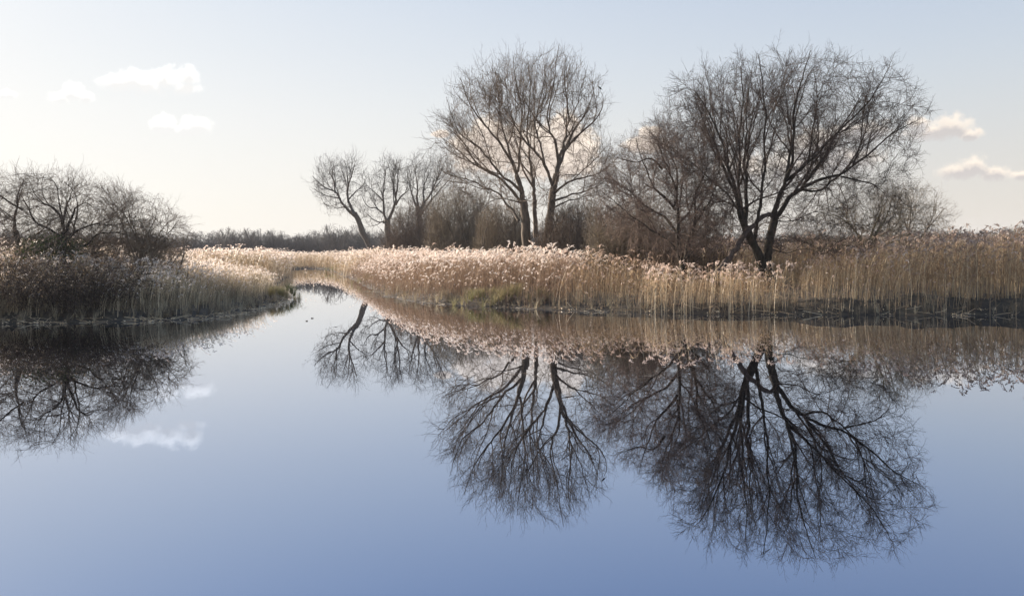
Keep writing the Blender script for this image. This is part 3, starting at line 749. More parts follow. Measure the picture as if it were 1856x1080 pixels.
# 6: left bank
T6 = tree('thorn_tree', 'sprawling dark bush with long arching limbs on left bank', 'shrub', 43.4,
     (0.26, 0.2, 0, [(108, 540), (108, 480), (112, 448), (118, 420)]),
     [(0.085, 0.016, -1, [(118, 424), (115, 395), (106, 378), (93, 370), (81, 357), (74, 335)]),
      (0.07, 0.016, 2, [(115, 398), (109, 374), (106, 359), (103, 342), (112, 325)]),
      (0.085, 0.016, -2, [(120, 424), (133, 402), (146, 391), (155, 380), (170, 374), (187, 372), (202, 380)]),
      (0.075, 0.016, 2, [(121, 428), (141, 413), (159, 406), (185, 406), (205, 400), (220, 396)]),
      (0.075, 0.016, -1, [(116, 434), (93, 415), (72, 402), (65, 380), (59, 363), (50, 345)]),
      (0.075, 0.016, 1, [(118, 452), (152, 444), (167, 426), (189, 421), (213, 424), (232, 432)]),
      (0.07, 0.016, -3, [(120, 440), (145, 425), (160, 405), (175, 385), (180, 355), (172, 338)]),
      (0.06, 0.014, 2.5, [(112, 445), (85, 432), (60, 425), (40, 415)]),
      (0.06, 0.014, -2.5, [(118, 430), (128, 400), (132, 370), (140, 345), (138, 328)]),
      (0.06, 0.014, 1.5, [(115, 455), (150, 460), (185, 452), (215, 455)])],
     [(32, 400), (38, 345), (60, 322), (110, 316), (160, 324), (205, 344), (236, 380), (245, 430), (225, 462), (120, 480), (45, 465)], 5,
     ('bark_dark', 'twig_brown'), 66, spec=scaled(SPEC, 0.95, 0.8, 1.05, w=0.26), up=0.04, outw=0.05, minr=0.0055, root=(115, 450), col=dict(n=1700, s=0.95, d1=4.4, d2=5), tmin0=0.25)
T6b = tree('thorn_tree', 'thin bare tree cut off by the left picture edge beside the sprawling bush', 'tree', 45,
     (0.2, 0.14, 0, [(38, 540), (38, 480), (35, 443), (28, 418)]),
     [(0.075, 0.016, 1, [(28, 420), (20, 400), (8, 392), (-12, 380), (-30, 360)]),
      (0.09, 0.015, -1, [(27, 418), (31, 393), (40, 378), (44, 364), (52, 344), (66, 326)]),
      (0.06, 0.014, 2, [(30, 428), (10, 425), (-15, 415), (-40, 400)]),
      (0.06, 0.02, -2, [(40, 380), (22, 362), (10, 345), (8, 328)]),
      (0.06, 0.02, 2, [(34, 440), (50, 425), (62, 405), (66, 380)])],
     [(-70, 440), (-70, 360), (-20, 322), (30, 314), (70, 318), (82, 350), (76, 420), (60, 465), (-40, 470)], 4,
     ('bark_dark', 'twig_brown'), 67, spec=scaled(SPEC, 1.0, 1.0, 1.0, w=0.26), up=0.03, outw=0.05, minr=0.0055, root=(35, 450), col=dict(n=850, s=0.95, d1=4.2, d2=5), tmin0=0.25)
T6c = tree('thorn_tree', 'lower rounded bare bush tapering off at right of the left bank bushes', 'shrub', 47,
     (0.16, 0.12, 0, [(258, 530), (257, 480), (258, 448)]),
     [(0.055, 0.014, 1, [(258, 455), (259, 430), (268, 410), (272, 390), (268, 372)]),
      (0.055, 0.014, -1, [(258, 452), (248, 425), (238, 400), (232, 375), (236, 360)]),
      (0.055, 0.014, 1, [(259, 458), (280, 435), (298, 420), (308, 400)]),
      (0.055, 0.014, -1, [(259, 462), (290, 448), (310, 435), (324, 420)]),
      (0.06, 0.02, 1.5, [(257, 462), (235, 445), (215, 425), (205, 400), (206, 372)]),
      (0.06, 0.02, -1.5, [(258, 450), (254, 420), (250, 395), (256, 370)])],
     [(180, 440), (182, 375), (205, 346), (250, 350), (290, 368), (322, 396), (342, 430), (330, 458), (200, 470)], 3.6,
     ('bark_dark', 'twig_brown'), 68, spec=scaled(SPEC, 0.9, 0.85, 1.1, w=0.22), up=0.03, outw=0.06, minr=0.006, root=(258, 462), col=dict(n=1250, s=0.9, d1=4.2, d2=5), tmin0=0.15)
# ------------------------------------------------------------------ thickets
TH = [('grey-brown thicket of leaning stems at the foot of the forked grey tree', 112, [(680, 480), (695, 401), (725, 368), (765, 354), (800, 368), (815, 406), (815, 480)], 5, ('bark_grey', 'twig_brown'), 190, 11, 1.6),
      ('olive-brown bush with highest rounded top between small trees and tallest tree', 96, [(765, 480), (770, 371), (790, 331), (825, 319), (865, 328), (895, 361), (905, 406), (905, 480)], 5, ('bark_brown', 'twig_olive'), 250, 10, 1.45),
      ('brown bush against the left side of the tallest tree', 82, [(850, 485), (862, 381), (895, 356), (930, 354), (955, 376), (965, 416), (965, 485)], 4, ('bark_brown', 'twig_olive'), 210, 7.4, 1.25),
      ('dark grey bush against the right side of the tallest tree', 67, [(962, 490), (968, 401), (990, 376), (1030, 358), (1070, 342), (1095, 366), (1105, 406), (1105, 490)], 4, ('bark_dark', 'twig_brown'), 230, 6.2, 1.05),
      ('grey-brown scrub bush left of the dense purple-brown tree', 50, [(1050, 490), (1058, 376), (1085, 338), (1125, 324), (1165, 336), (1195, 376), (1205, 416), (1205, 490)], 3.5, ('bark_brown', 'twig_olive'), 210, 5.0, 0.85),
      ('tall brown scrub behind the dense purple-brown tree', 56, [(1090, 500), (1100, 376), (1140, 348), (1200, 344), (1260, 361), (1310, 376), (1330, 416), (1330, 500)], 3, ('bark_brown', 'twig_olive'), 100, 5.2, 0.95),
      ('dark low scrub under the dense purple-brown tree', 46, [(1165, 500), (1180, 406), (1215, 381), (1265, 386), (1305, 406), (1325, 470), (1325, 500)], 2.8, ('bark_dark', 'twig_brown'), 80, 3.2, 0.8),
      ('low dark thicket behind the sprawling bush on left bank', 58, [(-80, 490), (-70, 432), (20, 424), (80, 428), (150, 425), (230, 424), (300, 432), (345, 448), (350, 480)], 3, ('bark_brown', 'twig_brown'), 200, 3.4, 0.9),
      ('dark wiry scrub on left bank below the sprawling bush', 39.5, [(-80, 545), (-70, 470), (40, 460), (120, 468), (190, 462), (250, 462), (290, 490), (300, 545)], 2.6, ('bark_brown', 'twig_brown'), 60, 2.3, 0.75),
      ('low fine-twigged scrub merging the left bank bushes together', 45.5, [(20, 510), (50, 405), (120, 378), (200, 374), (262, 388), (318, 416), (345, 455), (345, 510)], 2.8, ('bark_brown', 'twig_olive'), 95, 3.7, 0.85),
      ('low olive scrub under the right branches of the big tree', 60, [(1395, 480), (1410, 445), (1450, 432), (1500, 428), (1560, 432), (1590, 450), (1590, 490)], 3, ('bark_pale', 'twig_olive'), 90, 3.2, 0.95),
      ('grey distant scrub on the horizon above the right reeds', 85, [(1690, 470), (1700, 428), (1725, 415), (1770, 420), (1800, 424), (1815, 470)], 4, ('bark_grey', 'twig_grey'), 150, 4, 1.2),
      ('olive scrub bush at the right picture edge above the reeds', 70, [(1790, 480), (1800, 432), (1825, 415), (1860, 405), (1900, 410), (1920, 480)], 3.5, ('bark_brown', 'twig_olive'), 150, 4, 1.1)]
TH.append(('unseen tall dense bushes added beyond the left picture edge to shade the left bank', 50, [(-760, 520), (-760, 300), (-600, 270), (-400, 290), (-200, 300), (-90, 340), (-90, 520)], 5, ('bark_dark', 'twig_dark'), 150, 7, 1.1))  # out-of-view row, added to cast shade over the left bank
for i, (lab, D, env, R, mats, n, h, s) in enumerate(TH):
    thicket('thicket_bush', lab, 'bush', D, env, R, mats, 100 + i, int(n * 0.72), h=h, spec=scaled(TSPEC, s, 1.0, 1.0), minr=0.0045 * (D / 42) ** 0.8 + 0.003,
            group='bushes behind the reeds', r0=0.03 * s + 0.01, lean=(-0.25, 0, 0) if i == 0 else (0, 0, 0))

# ------------------------------------------------------------------ far wood across the marsh
def far_wood():
    r = np.random.default_rng(300)
    spec = [dict(dens=1.3, ang=35, jit=10, len=4.2, S=4, w=0.12, k=0.012, sides=3, soft=0.1),
            dict(dens=1.5, ang=38, jit=12, len=2.2, S=3, w=0.15, k=0.012, sides=3, tmin=0.1, rel=0.8),
            dict(dens=2.0, ang=38, jit=12, len=1.2, S=2, w=0.15, k=0.012, sides=3, tmin=0.1, rel=0.8)]
    vari = []
    class Free:
        root = np.array((0, 0, 2.0))
        @staticmethod
        def inside(q, sc=1.0):
            return (np.hypot(q[..., 0], q[..., 1]) / 4.2) ** 2 + ((q[..., 2] - 5.6) / 5.0) ** 2 < 1
    for k in range(7):
        n = 9; p = np.stack((r.normal(size=n) * 0.8, r.normal(size=n) * 0.8, np.zeros(n)), -1)
        d = nrm(np.stack((r.normal(size=n) * 0.35, r.normal(size=n) * 0.35, np.ones(n)), -1))
        pos, L_ = grow(r, p, d, r.uniform(8, 11, n), 8, 0.08, lambda q: np.array((0, 0, 0.03)))
        ok = (np.hypot(pos[..., 0], pos[..., 1]) / 4.2) ** 2 + ((pos[..., 2] - 5.0) / 5.6) ** 2 < 1
        ra = 0.12 * (1 - 0.8 * np.linspace(0, 1, 9))[None] * np.ones((n, 1))
        mb = MB(); tubes(mb, pos, ra, 3)
        crown(r, mb, pos, ra, L_, Free, spec, 0.04, 0.05, 0.03, root=Free.root, tmin0=0.05)
        vari.append((np.concatenate(mb.v), np.concatenate(mb.f4)))
    def put(mb, k, x, y, s, sz, a):
        v, f = vari[k]; c, s_ = math.cos(a), math.sin(a)
        w = np.stack(((v[:, 0] * c - v[:, 1] * s_) * s + x, (v[:, 0] * s_ + v[:, 1] * c) * s + y, v[:, 2] * sz + 0.3), -1)
        mb.add(w, f)
    mb = MB()
    for row, D in enumerate((270, 285, 300, 320)):
        x = -260.0
        while x < 420:
            px = 928 + x / D * F
            hgt = 0.9 + 0.34 * float(vnoise(np.array(x * 0.07), np.array(row * 3.1))) - 0.05 + 0.05 * row
            if px > 1250: hgt *= 0.72
            put(mb, r.integers(7), x, D + r.uniform(-6, 6), r.uniform(1.2, 1.9), hgt * r.uniform(0.74, 1.06), r.uniform(0, 6.28))
            x += r.uniform(4.0, 7.5)
    o = mb.build('far_wood', ['twig_grey']); tag(o, 'far-off grey belt of leafless woodland on the horizon behind the reeds', 'woodland', kind='stuff')
    labs = {408: 'distant tree with pale stems standing highest in the grey wood at left', 447: 'small dark-topped distant tree just above the grey wood',
            605: 'fuzzy pale bare tree above the grey wood left of the leaning tree', 340: 'distant rounded tree at the left end of the grey wood'}
    for px, (D, top) in {340: (255, 418), 408: (258, 411), 447: (262, 414), 605: (250, 404)}.items():
        mb = MB(); b_ = P(px, 470, D); ztop = P(px, top, D)[2]
        put(mb, int(px) % 7, 0, 0, 0.75 if px == 447 else 1.1, (ztop - 0.3) / 10.4, px * 1.0)
        o = mb.build('distant_tree', ['twig_grey']); o.location = (b_[0], D, 0); tag(o, labs[px], 'tree')
far_wood()

# ------------------------------------------------------------------ reeds
def ribbon(pts, w0, w1, side):
    pts = np.asarray(pts); n = len(pts); side = nrm(np.asarray(side, float))
    w = np.linspace(w0, w1, n)[:, None] / 2
    v = np.concatenate((pts - side * w, pts + side * w)); q = [(i, i + 1, n + i + 1, n + i) for i in range(n - 1)]
    return v, q

def reed_template(r, lod, droop=None, plume_scale=1.0):
    """a reed of unit height: stem, leaves, feathery seed head leaning down-wind (+x)"""
    parts = []   # (verts, quads, mat)
    bend = r.uniform(0.02, 0.14); ba = r.normal() * 0.7
    bd = np.array((math.cos(ba), math.sin(ba), 0))
    n = 4 if lod == 0 else 2
    t = np.linspace(0, 1, n + 1); st = np.stack((bd[0] * bend * t ** 2.2, bd[1] * bend * t ** 2.2, t * 0.90), -1)
    mb = MB(); tubes(mb, st[None], (0.0034 * (1.25 - 0.7 * t))[None] * (1 if lod == 0 else 1.7), 3)
    parts.append((mb.v[0], mb.f4[0], 0))
    nl = {0: 6, 1: 5, 2: 3}[lod]
    for k in range(nl):
        z = r.uniform(0.3, 0.88); a = r.uniform(0, 6.28) if r.random() < 0.4 else r.normal() * 0.6
        L_ = r.uniform(0.10, 0.2); d = np.array((math.cos(a), math.sin(a), 0)); u = z / 0.9
        p0 = np.array((bd[0] * bend * u ** 2.2, bd[1] * bend * u ** 2.2, z)); up_ = r.uniform(0.2, 1.0)
        pts = [p0, p0 + (d * 0.5 + np.array((0, 0, up_ * 0.45))) * L_, p0 + (d * 0.95 + np.array((0, 0, up_ * 0.45 - 0.25))) * L_]
        if lod == 0: pts.append(p0 + (d * 1.2 + np.array((0, 0, up_ * 0.2 - 0.6))) * L_)
        wl = 0.0085 * (1 if lod == 0 else 1.6)
        v, q = ribbon(pts, wl, wl * 0.25, (-d[1] + r.normal() * .3, d[0], r.normal() * 0.4)); parts.append((v, q, 1))
    # seed head
    dr = r.uniform(0.1, 0.9) if droop is None else droop
    a = r.normal() * 0.9; d = np.array((math.cos(a), math.sin(a), 0)); top = st[-1]
    ax = [top, top + np.array((d[0] * 0.010, d[1] * 0.010, 0.042)), top + d * 0.026 * (1 + dr) + np.array((0, 0, 0.078 - 0.022 * dr)),
          top + d * 0.045 * (1 + 1.2 * dr) + np.array((0, 0, 0.108 - 0.10 * dr))]
    ax = np.array(ax); ns = {0: 10, 1: 6, 2: 3}[lod]
    for k in range(ns):
        u = r.uniform(0.0, 0.85); i = int(u * 3); f = u * 3 - i; p = ax[i] * (1 - f) + ax[i + 1] * f
        b_ = r.uniform(0, 6.28); s_ = np.array((math.cos(b_), math.sin(b_), 0)) * 0.02 * plume_scale
        tip = p + (nrm(ax[min(i + 1, 3)] - ax[i]) * 0.055 + s_ + np.array((0, 0, -0.012 * dr))) * plume_scale
        mid = (p + tip) / 2 + s_ * 0.4
        wl = {0: 0.015, 1: 0.021, 2: 0.032}[lod] * plume_scale
        sd = nrm(np.cross(tip - p, r.normal(size=3)))
        v = np.array([p, mid + sd * wl / 2, tip, mid - sd * wl / 2]); parts.append((v, [(0, 1, 2, 3)], 2))
    V = []; Q = []; Mi = []; nn = 0
    for v, q, m_ in parts:
        V.append(np.asarray(v, float)); q = np.asarray(q).reshape(-1, 4); Q.append(q + nn); Mi.append(np.full(len(q), m_)); nn += len(v)
    return np.concatenate(V), np.concatenate(Q), np.concatenate(Mi)

def bare_reed_template(r, lod):
    V, Q, Mi = reed_template(r, lod)
    k = Mi < 2; return V, Q[k], Mi[k]

def place(mb, templates, xyz, hs, rot, lean, tint, r, widen=1.0):
    """copies of templates merged: lean = (N,2) horizontal displacement of the top per metre"""
    n = len(xyz); which = r.integers(len(templates), size=n)
    for k, (V, Q, Mi) in enumerate(templates):
        s = np.where(which == k)[0]
        if len(s) == 0: continue
        c, s_ = np.cos(rot[s])[:, None], np.sin(rot[s])[:, None]; h = hs[s][:, None]
        x = (V[None, :, 0] * c - V[None, :, 1] * s_) * h * widen; y = (V[None, :, 0] * s_ + V[None, :, 1] * c) * h * widen; z = V[None, :, 2] * h
        z01 = np.clip(V[None, :, 2], 0, 1)
        x = x + lean[s, 0][:, None] * z * z01 + xyz[s, 0][:, None]; y = y + lean[s, 1][:, None] * z * z01 + xyz[s, 1][:, None]; z = z + xyz[s, 2][:, None]
        v = np.stack((x, y, z), -1).reshape(-1, 3)
        q = (Q[None] + (np.arange(len(s)) * len(V))[:, None, None]).reshape(-1, 4)
        mb.add(v, q, mat=np.tile(Mi, len(s)), tint=np.repeat(tint[s], len(V)))

rr = np.random.default_rng(5)
TP = {l: [reed_template(rr, l) for _ in range(14)] for l in (0, 1, 2)}
TB = {l: [bare_reed_template(rr, l) for _ in range(6)] for l in (0, 1, 2)}

def scatter(r, x0, x1, y0, y1, dens_fn, dmax, region):
    n = int((x1 - x0) * (y1 - y0) * dmax); x = r.uniform(x0, x1, n); y = r.uniform(y0, y1, n)
    k = np.abs(x) < y * 0.66 + 4; x, y = x[k], y[k]
    k = region(x, y); x, y = x[k], y[k]
    s = shore(x, y); k = r.random(len(x)) * dmax < np.where(s < 0, 0.16, 1.0) * dens_fn(x, y, s)
    return x[k], y[k], s[k]

def side_of(x, y):
    """True on the right-hand bank"""
    t = np.interp(y, [0, 38, 52, 69, 91, 143, 165, 400], [-2, -6, -10, -16, -19, -36, -42, -80])
    return x > t

def reed_bed(name, label, seed, x0, x1, y0, y1, dens, dmax, region, height, lod, tint_mu, plume='reed_plume', leaf='reed_leaf', widen=1.0, bare=0.25, lean_mu=(0.06, 0.0), smin=-0.7):
    r = np.random.default_rng(seed)
    x, y, s = scatter(r, x0, x1, y0, y1, dens, dmax, lambda a, b_: region(a, b_))
    k = (s > smin) & (r.random(len(x)) < np.clip(0.25 + 1.9 * (fbm(x * 1.9 + 3, y * 1.9) - 0.2), 0.3, 1)); x, y, s = x[k], y[k], s[k]
    z = ground_z(x, y, s); z = np.maximum(z, -0.35) - 0.03
    hs = height(x, y, s) * (1.1 - 0.42 * r.random(len(x)) ** 1.6)
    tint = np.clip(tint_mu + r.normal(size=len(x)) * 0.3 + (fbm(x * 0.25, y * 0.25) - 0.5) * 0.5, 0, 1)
    hs = hs * (0.72 + 0.56 * fbm(x * 1.1 + 17, y * 1.1 + 2)) * np.where(r.random(len(x)) < 0.05, 1.12, 1.0)
    lean = r.normal(size=(len(x), 2)) * np.where(r.random(len(x)) < 0.1, 0.32, 0.08)[:, None] + np.array(lean_mu) + ((fbm(x * 0.5 + 31, y * 0.5) - 0.5) * 0.25)[:, None] * np.array((1, 0.4))
    rot = r.normal(size=len(x)) * 1.3; xyz = np.stack((x, y, z), -1)
    mb = MB(); nb = r.random(len(x)) < bare
    for sel, T in ((~nb, TP[lod]), (nb, TB[lod])):
        place(mb, T, xyz[sel], hs[sel] * (1.0 if T is TP[lod] else 0.86), rot[sel], lean[sel], tint[sel], r, widen)
    o = mb.build(name, ['leaf_brown' if leaf == 'leaf_brown' else 'reed_stem', leaf, plume], smooth=False, tint=True)
    tag(o, label, 'reed bed', kind='stuff'); print(name, label[:30], len(x), 'reeds')
    return o

def front_h(x, y):
    px = 928 + x / y * F
    top = np.interp(px, [560, 700, 850, 1000, 1090, 1160, 1225, 1430, 1465, 1520, 1600, 1700, 1850], [461, 462, 462, 461, 468, 482, 490, 493, 478, 472, 460, 446, 436])
    zz = H + (AY - ROLL * (px - AX) - top) * np.minimum(y, 52) / F
    far = np.clip((y - 43.5) / 2.0, 0, 1)
    return np.where(px > 1130, (zz - 0.35) * (1 - far) + 2.35 * far, zz - 0.35) * 1.02
HN = lambda x, y: (fbm(x * 0.18 + 3, y * 0.18 + 8) - 0.5)
# sunlit bed in the middle
def d_mid(x, y, s): return np.where(s < 5, 22, np.where(s < 12, 14, 9)) * np.where(y > 90, 0.6, 1.0)
reed_bed('reed_bed', 'sunlit reed bed with pale feathery heads along the middle bank', 71, -40, 12, 36, 100, d_mid, 26,
         lambda x, y: side_of(x, y) & (x < 1.5 + (y - 38) * 0.42), lambda x, y, s: (front_h(x, y) + HN(x, y) * 0.6) * np.clip(0.58 + s * 0.17, 0.5, 1.0), 0, 0.6, widen=1.0, leaf='leaf_brown', bare=0.4)
reed_bed('reed_bed', 'pale pink reeds stretching back from the channel to the small bare trees', 72, -50, 60, 95, 180, lambda x, y, s: np.where(s < 8, 6, 3.2), 6,
         lambda x, y: side_of(x, y) & (y > 99), lambda x, y, s: (2.7 + HN(x, y) * 0.7) * np.clip(0.7 + s * 0.1, 0.5, 1.0), 2, 0.6, widen=1.5)
# right bank
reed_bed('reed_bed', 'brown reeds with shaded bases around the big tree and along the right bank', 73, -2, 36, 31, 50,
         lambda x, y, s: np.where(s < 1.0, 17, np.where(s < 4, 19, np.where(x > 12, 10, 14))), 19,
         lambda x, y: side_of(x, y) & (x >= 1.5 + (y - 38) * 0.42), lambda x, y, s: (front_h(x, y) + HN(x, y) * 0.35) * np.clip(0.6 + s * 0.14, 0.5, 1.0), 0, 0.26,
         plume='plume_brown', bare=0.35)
reed_bed('reed_bed', 'taller brown reeds on the skyline of the right bank behind the shrubs', 74, 4, 72, 50, 100,
         lambda x, y, s: np.where(y < 64, 9.0, 4.0), 9, lambda x, y: side_of(x, y) & (x >= 1.5 + (y - 38) * 0.42) & (y >= 50), lambda x, y, s: 2.6 + HN(x, y) * 0.8, 1, 0.4, plume='plume_brown', widen=1.2)
# left bank
reed_bed('reed_bed', 'buff reeds on left bank, shaded in front and sunlit behind', 75, -48, -6, 31, 80,
         lambda x, y, s: np.where(s < 2, 9, np.where(y < 55, 20, 11)), 20, lambda x, y: ~side_of(x, y),
         lambda x, y, s: (2.6 + HN(x, y) * 0.6) * np.clip(0.34 + s * 0.056, 0.3, 1.0), 1, 0.85, lean_mu=(0.12, 0), smin=0.6)
reed_bed('reed_bed', 'distant buff reed bed closing off the channel under the grey wood', 76, -130, -5, 80, 265,
         lambda x, y, s: np.where(s < 12, 5.0, 1.7), 5, lambda x, y: ~side_of(x, y) & (y > 80) | ((y > 180) & (x < 0)),
         lambda x, y, s: (2.75 + HN(x, y) * 0.5) * np.clip(0.8 + s * 0.08, 0.5, 1.0), 2, 0.6, widen=1.6)

# ------------------------------------------------------------------ reeds that can be told apart
def single_reed(loc, h, rot, label, group, seed, droop=0.9, mats=('reed_stem', 'reed_leaf', 'reed_plume'), lean=(0.05, 0)):
    r = np.random.default_rng(seed); V, Q, Mi = reed_template(r, 0, droop, 1.15)
    e = empty('reed', loc, label, 'reed', group); e.rotation_euler = (0, 0, 0)
    c, s_ = math.cos(rot), math.sin(rot)
    W = np.stack(((V[:, 0] * c - V[:, 1] * s_) * h, (V[:, 0] * s_ + V[:, 1] * c) * h, V[:, 2] * h), -1)
    W[:, :2] += np.array(lean)[None] * (W[:, 2] * V[:, 2])[:, None]
    for nm, k in (('stem', 0), ('leaves', 1), ('seed_head', 2)):
        q = Q[Mi == k]; used = np.unique(q); mp = np.zeros(len(V), int); mp[used] = np.arange(len(used))
        mb = MB(); mb.add(W[used] , mp[q], tint=float(r.uniform(0.4, 0.9)))
        o = mb.build(nm, [mats[k]], smooth=False, tint=True); o.parent = e
    return e
# in the channel
for i, (px, py, base) in enumerate([(553, 487, 517), (548, 493, 518), (560, 497, 521), (568, 494, 520)]):
    g = G(px, base); h = (P(px, py, g[1])[2] + 0.4) / 0.97
    single_reed((g[0], g[1], -0.4), h, 0.3 * i, ['tallest of the four pale-headed reeds standing out in the channel', 'leftmost reed of the four standing out in the channel',
        'lowest pale-headed reed of the four standing out in the channel', 'rightmost reed of the four standing out in the channel'][i], 'reeds standing in the channel', 900 + i)
# skyline reeds at right
for i, (px, py, lab) in enumerate([(1754, 402, 'tall isolated reed above the skyline near the right edge, its head in tiers'), (1794, 409, 'drooping reed head poking above the skyline at far right'),
                                   (1812, 416, 'bent reed head on the skyline by the right picture edge')]):
    D = 38 + i; b_ = P(px, 520, D); z0 = float(ground_z(b_[0:1], b_[1:2])[0]); h = (P(px, py, D)[2] - z0) / 0.98
    single_reed((b_[0], D, z0 - 0.03), h, 0.2, lab, 'reeds on the right skyline', 920 + i, mats=('reed_stem', 'reed_leaf', 'plume_brown'), lean=(0, 0))
# the front row standing in the water under the big tree
r_ = np.random.default_rng(77)
for i in range(110):
    px = r_.choice([r_.uniform(1160, 1215), r_.uniform(1215, 1290), r_.uniform(1290, 1345), r_.uniform(1340, 1430), r_.uniform(1110, 1420)])
    base = 566 + r_.uniform(-4, 5); g = G(px, base); top = r_.uniform(474, 512); h = (P(px, top, g[1])[2] + 0.3) / 0.95
    e_ = single_reed((g[0], g[1], -0.3), h, r_.normal() * 1.2, 'dry straw-coloured reed with a drooping head, standing in the water below the big tree', 'front row reeds below the big tree', 1000 + i, mats=('reed_stem', 'reed_leaf', 'plume_brown'),
                droop=r_.uniform(0.5, 1.1), lean=(r_.normal() * 0.05, r_.normal() * 0.05))

# ------------------------------------------------------------------ sedge, grass and brambles at the water's edge
def tuft_template(r, n=22, spread=0.5, arch=1.0, w=0.012):
    V = []; Q = []; nn = 0
    for k in range(n):
        a = r.uniform(0, 6.28); d = np.array((math.cos(a), math.sin(a), 0)); b_ = d * r.uniform(0, 0.08); h = r.uniform(0.55, 1.0); sp = r.uniform(0.1, spread)
        pts = [b_, b_ + d * sp * 0.35 + np.array((0, 0, h * 0.55)), b_ + d * sp * 0.8 + np.array((0, 0, h * 0.88)), b_ + d * sp * (1 + 0.4 * arch) + np.array((0, 0, h * (1 - 0.35 * arch * r.random())))]
        v, q = ribbon(pts, w, w * 0.2, (-d[1], d[0], r.normal() * 0.3)); V.append(v); Q.append(np.array(q) + nn); nn += len(v)
    V = np.concatenate(V); Q = np.concatenate(Q); return V, Q, np.zeros(len(Q), int)
def grass_band(name, label, seed, x0, x1, y0, y1, dens, region, hgt, mat, lean=(0.05, 0)):
    r = np.random.default_rng(seed); T = [tuft_template(r) for _ in range(8)]
    x, y, s = scatter(r, x0, x1, y0, y1, dens, 7, region); k = s > -0.15; x, y, s = x[k], y[k], s[k]
    z = np.maximum(ground_z(x, y, s), -0.1) - 0.02; n = len(x)
    mb = MB(); place(mb, T, np.stack((x, y, z), -1), hgt(x, y, s) * r.uniform(0.6, 1.3, n), r.uniform(0, 6.28, n), r.normal(size=(n, 2)) * 0.15 + np.array(lean),
                     np.clip(r.normal(size=n) * 0.42 + 0.42, 0, 1), r)
    o = mb.build(name, [mat], smooth=False, tint=True); tag(o, label, 'grass', kind='stuff'); print(name, n)
grass_band('bank_grass', 'rank grey-green grass and sedge fringing the left bank', 81, -34, -8, 31, 60, lambda x, y, s: np.where(s < 5, 7, 2.5),
           lambda x, y: ~side_of(x, y), lambda x, y, s: np.clip(0.5 + s * 0.16, 0.4, 1.1), 'sedge', (0.12, 0))
grass_band('bank_grass', 'matted dead grass along the foot of the right bank', 82, -16, 26, 32, 60, lambda x, y, s: np.where(s < 1.6, 5.0, 0),
           lambda x, y: side_of(x, y), lambda x, y, s: np.clip(0.45 + s * 0.1, 0.3, 0.8), 'sedge')

def leaves(mb, r, c, n, sd, size):
    p = c + r.normal(size=(n, 3)) * np.asarray(sd); d = nrm(r.normal(size=(n, 3))); e = nrm(np.cross(d, r.normal(size=(n, 3)))); s = size * r.uniform(0.5, 1.2, n)[:, None]
    v = np.stack((p - d * s, p + e * s * 0.55, p + d * s, p - e * s * 0.55), 1).reshape(-1, 3)
    mb.add(v, (np.arange(n) * 4)[:, None] + np.arange(4)[None], tint=np.repeat(r.random(n), 4))

def litter(name, label, seed, n, x0, x1, y0, y1, region, s0, s1):
    r = np.random.default_rng(seed); x = r.uniform(x0, x1, n * 12); y = r.uniform(y0, y1, n * 12); s = shore(x, y)
    k = region(x, y) & (s > s0) & (s < s1); x, y, s = x[k][:n], y[k][:n], s[k][:n]; n = len(x)
    z = np.where(s > 0, ground_z(x, y, s), 0.0) + r.uniform(0.005, 0.05, n); a = r.uniform(0, 6.28, n); L_ = r.uniform(0.15, 0.8, n); ti = np.abs(r.normal(size=n)) * 0.22
    d = nrm(np.stack((np.cos(a), np.sin(a) * 0.6, ti), -1)); p = np.stack((x, y, z), -1)
    pos = np.stack((p, p + d * L_[:, None] * 0.5, p + d * L_[:, None] + r.normal(size=(n, 3)) * np.array((0.05, 0.05, 0.02))), 1); pos[..., 2] = np.maximum(pos[..., 2], 0.006)
    mb = MB(); tubes(mb, pos, r.uniform(0.004, 0.009, n)[:, None] * np.ones((1, 3)), 3, tint=r.random(n))
    leaves(mb, r, p[r.integers(n, size=n * 2)] + np.array((0, 0, 0.02)), n * 2, (0.15, 0.15, 0.01), 0.05)
    o = mb.build(name, ['reed_stem'], smooth=False, tint=True); tag(o, label, 'reed litter', kind='stuff')
def tussock(px, py, w, h, label, mat, seed, n=26):
    g = G(px, py, 0.05); g[1] += 0.5; r = np.random.default_rng(seed)
    mb = MB(); T = [tuft_template(r, 30, 0.8, 1.3, 0.016) for _ in range(4)]
    xy = np.stack((g[0] + r.normal(size=n) * w * 0.36, g[1] + 0.35 + np.abs(r.normal(size=n)) * 0.35), -1)
    z = np.maximum(ground_z(xy[:, 0], xy[:, 1]), -0.05) + np.exp(-((xy[:, 0] - g[0]) / w * 2) ** 2) * h * 0.45
    b_ = np.array((g[0], g[1] + 0.4, 0.0)); e = empty('sedge_tussock', b_, label, 'tussock', 'sedge tussocks at the water edge')
    place(mb, T, np.column_stack((xy, z - 0.08)), h * r.uniform(0.5, 0.8, n), r.uniform(0, 6.28, n), r.normal(size=(n, 2)) * 0.15, np.clip(r.normal(size=n) * 0.25 + 0.55, 0, 1), r)
    mb.build('blades', [mat], e, smooth=False, origin=b_, tint=True)
tussock(868, 554, 1.7, 0.95, 'yellow-green sedge tussock left half of the low mound at the middle water edge', 'green_sedge', 501)
tussock(925, 556, 1.5, 0.95, 'green and brown sedge tussock over a dark hollow at the middle water edge', 'green_sedge', 502)
tussock(795, 550, 1.0, 0.6, 'small straw-coloured tussock left of the yellow-green sedge', 'sedge', 503, 16)
tussock(984, 557, 0.8, 0.7, 'narrow green sedge tuft right of the dark hollow', 'green_sedge', 504, 12)
tussock(668, 516, 2.6, 0.9, 'greenish sedge tussock where the channel opens beside the sunlit reeds', 'green_sedge', 505, 24)
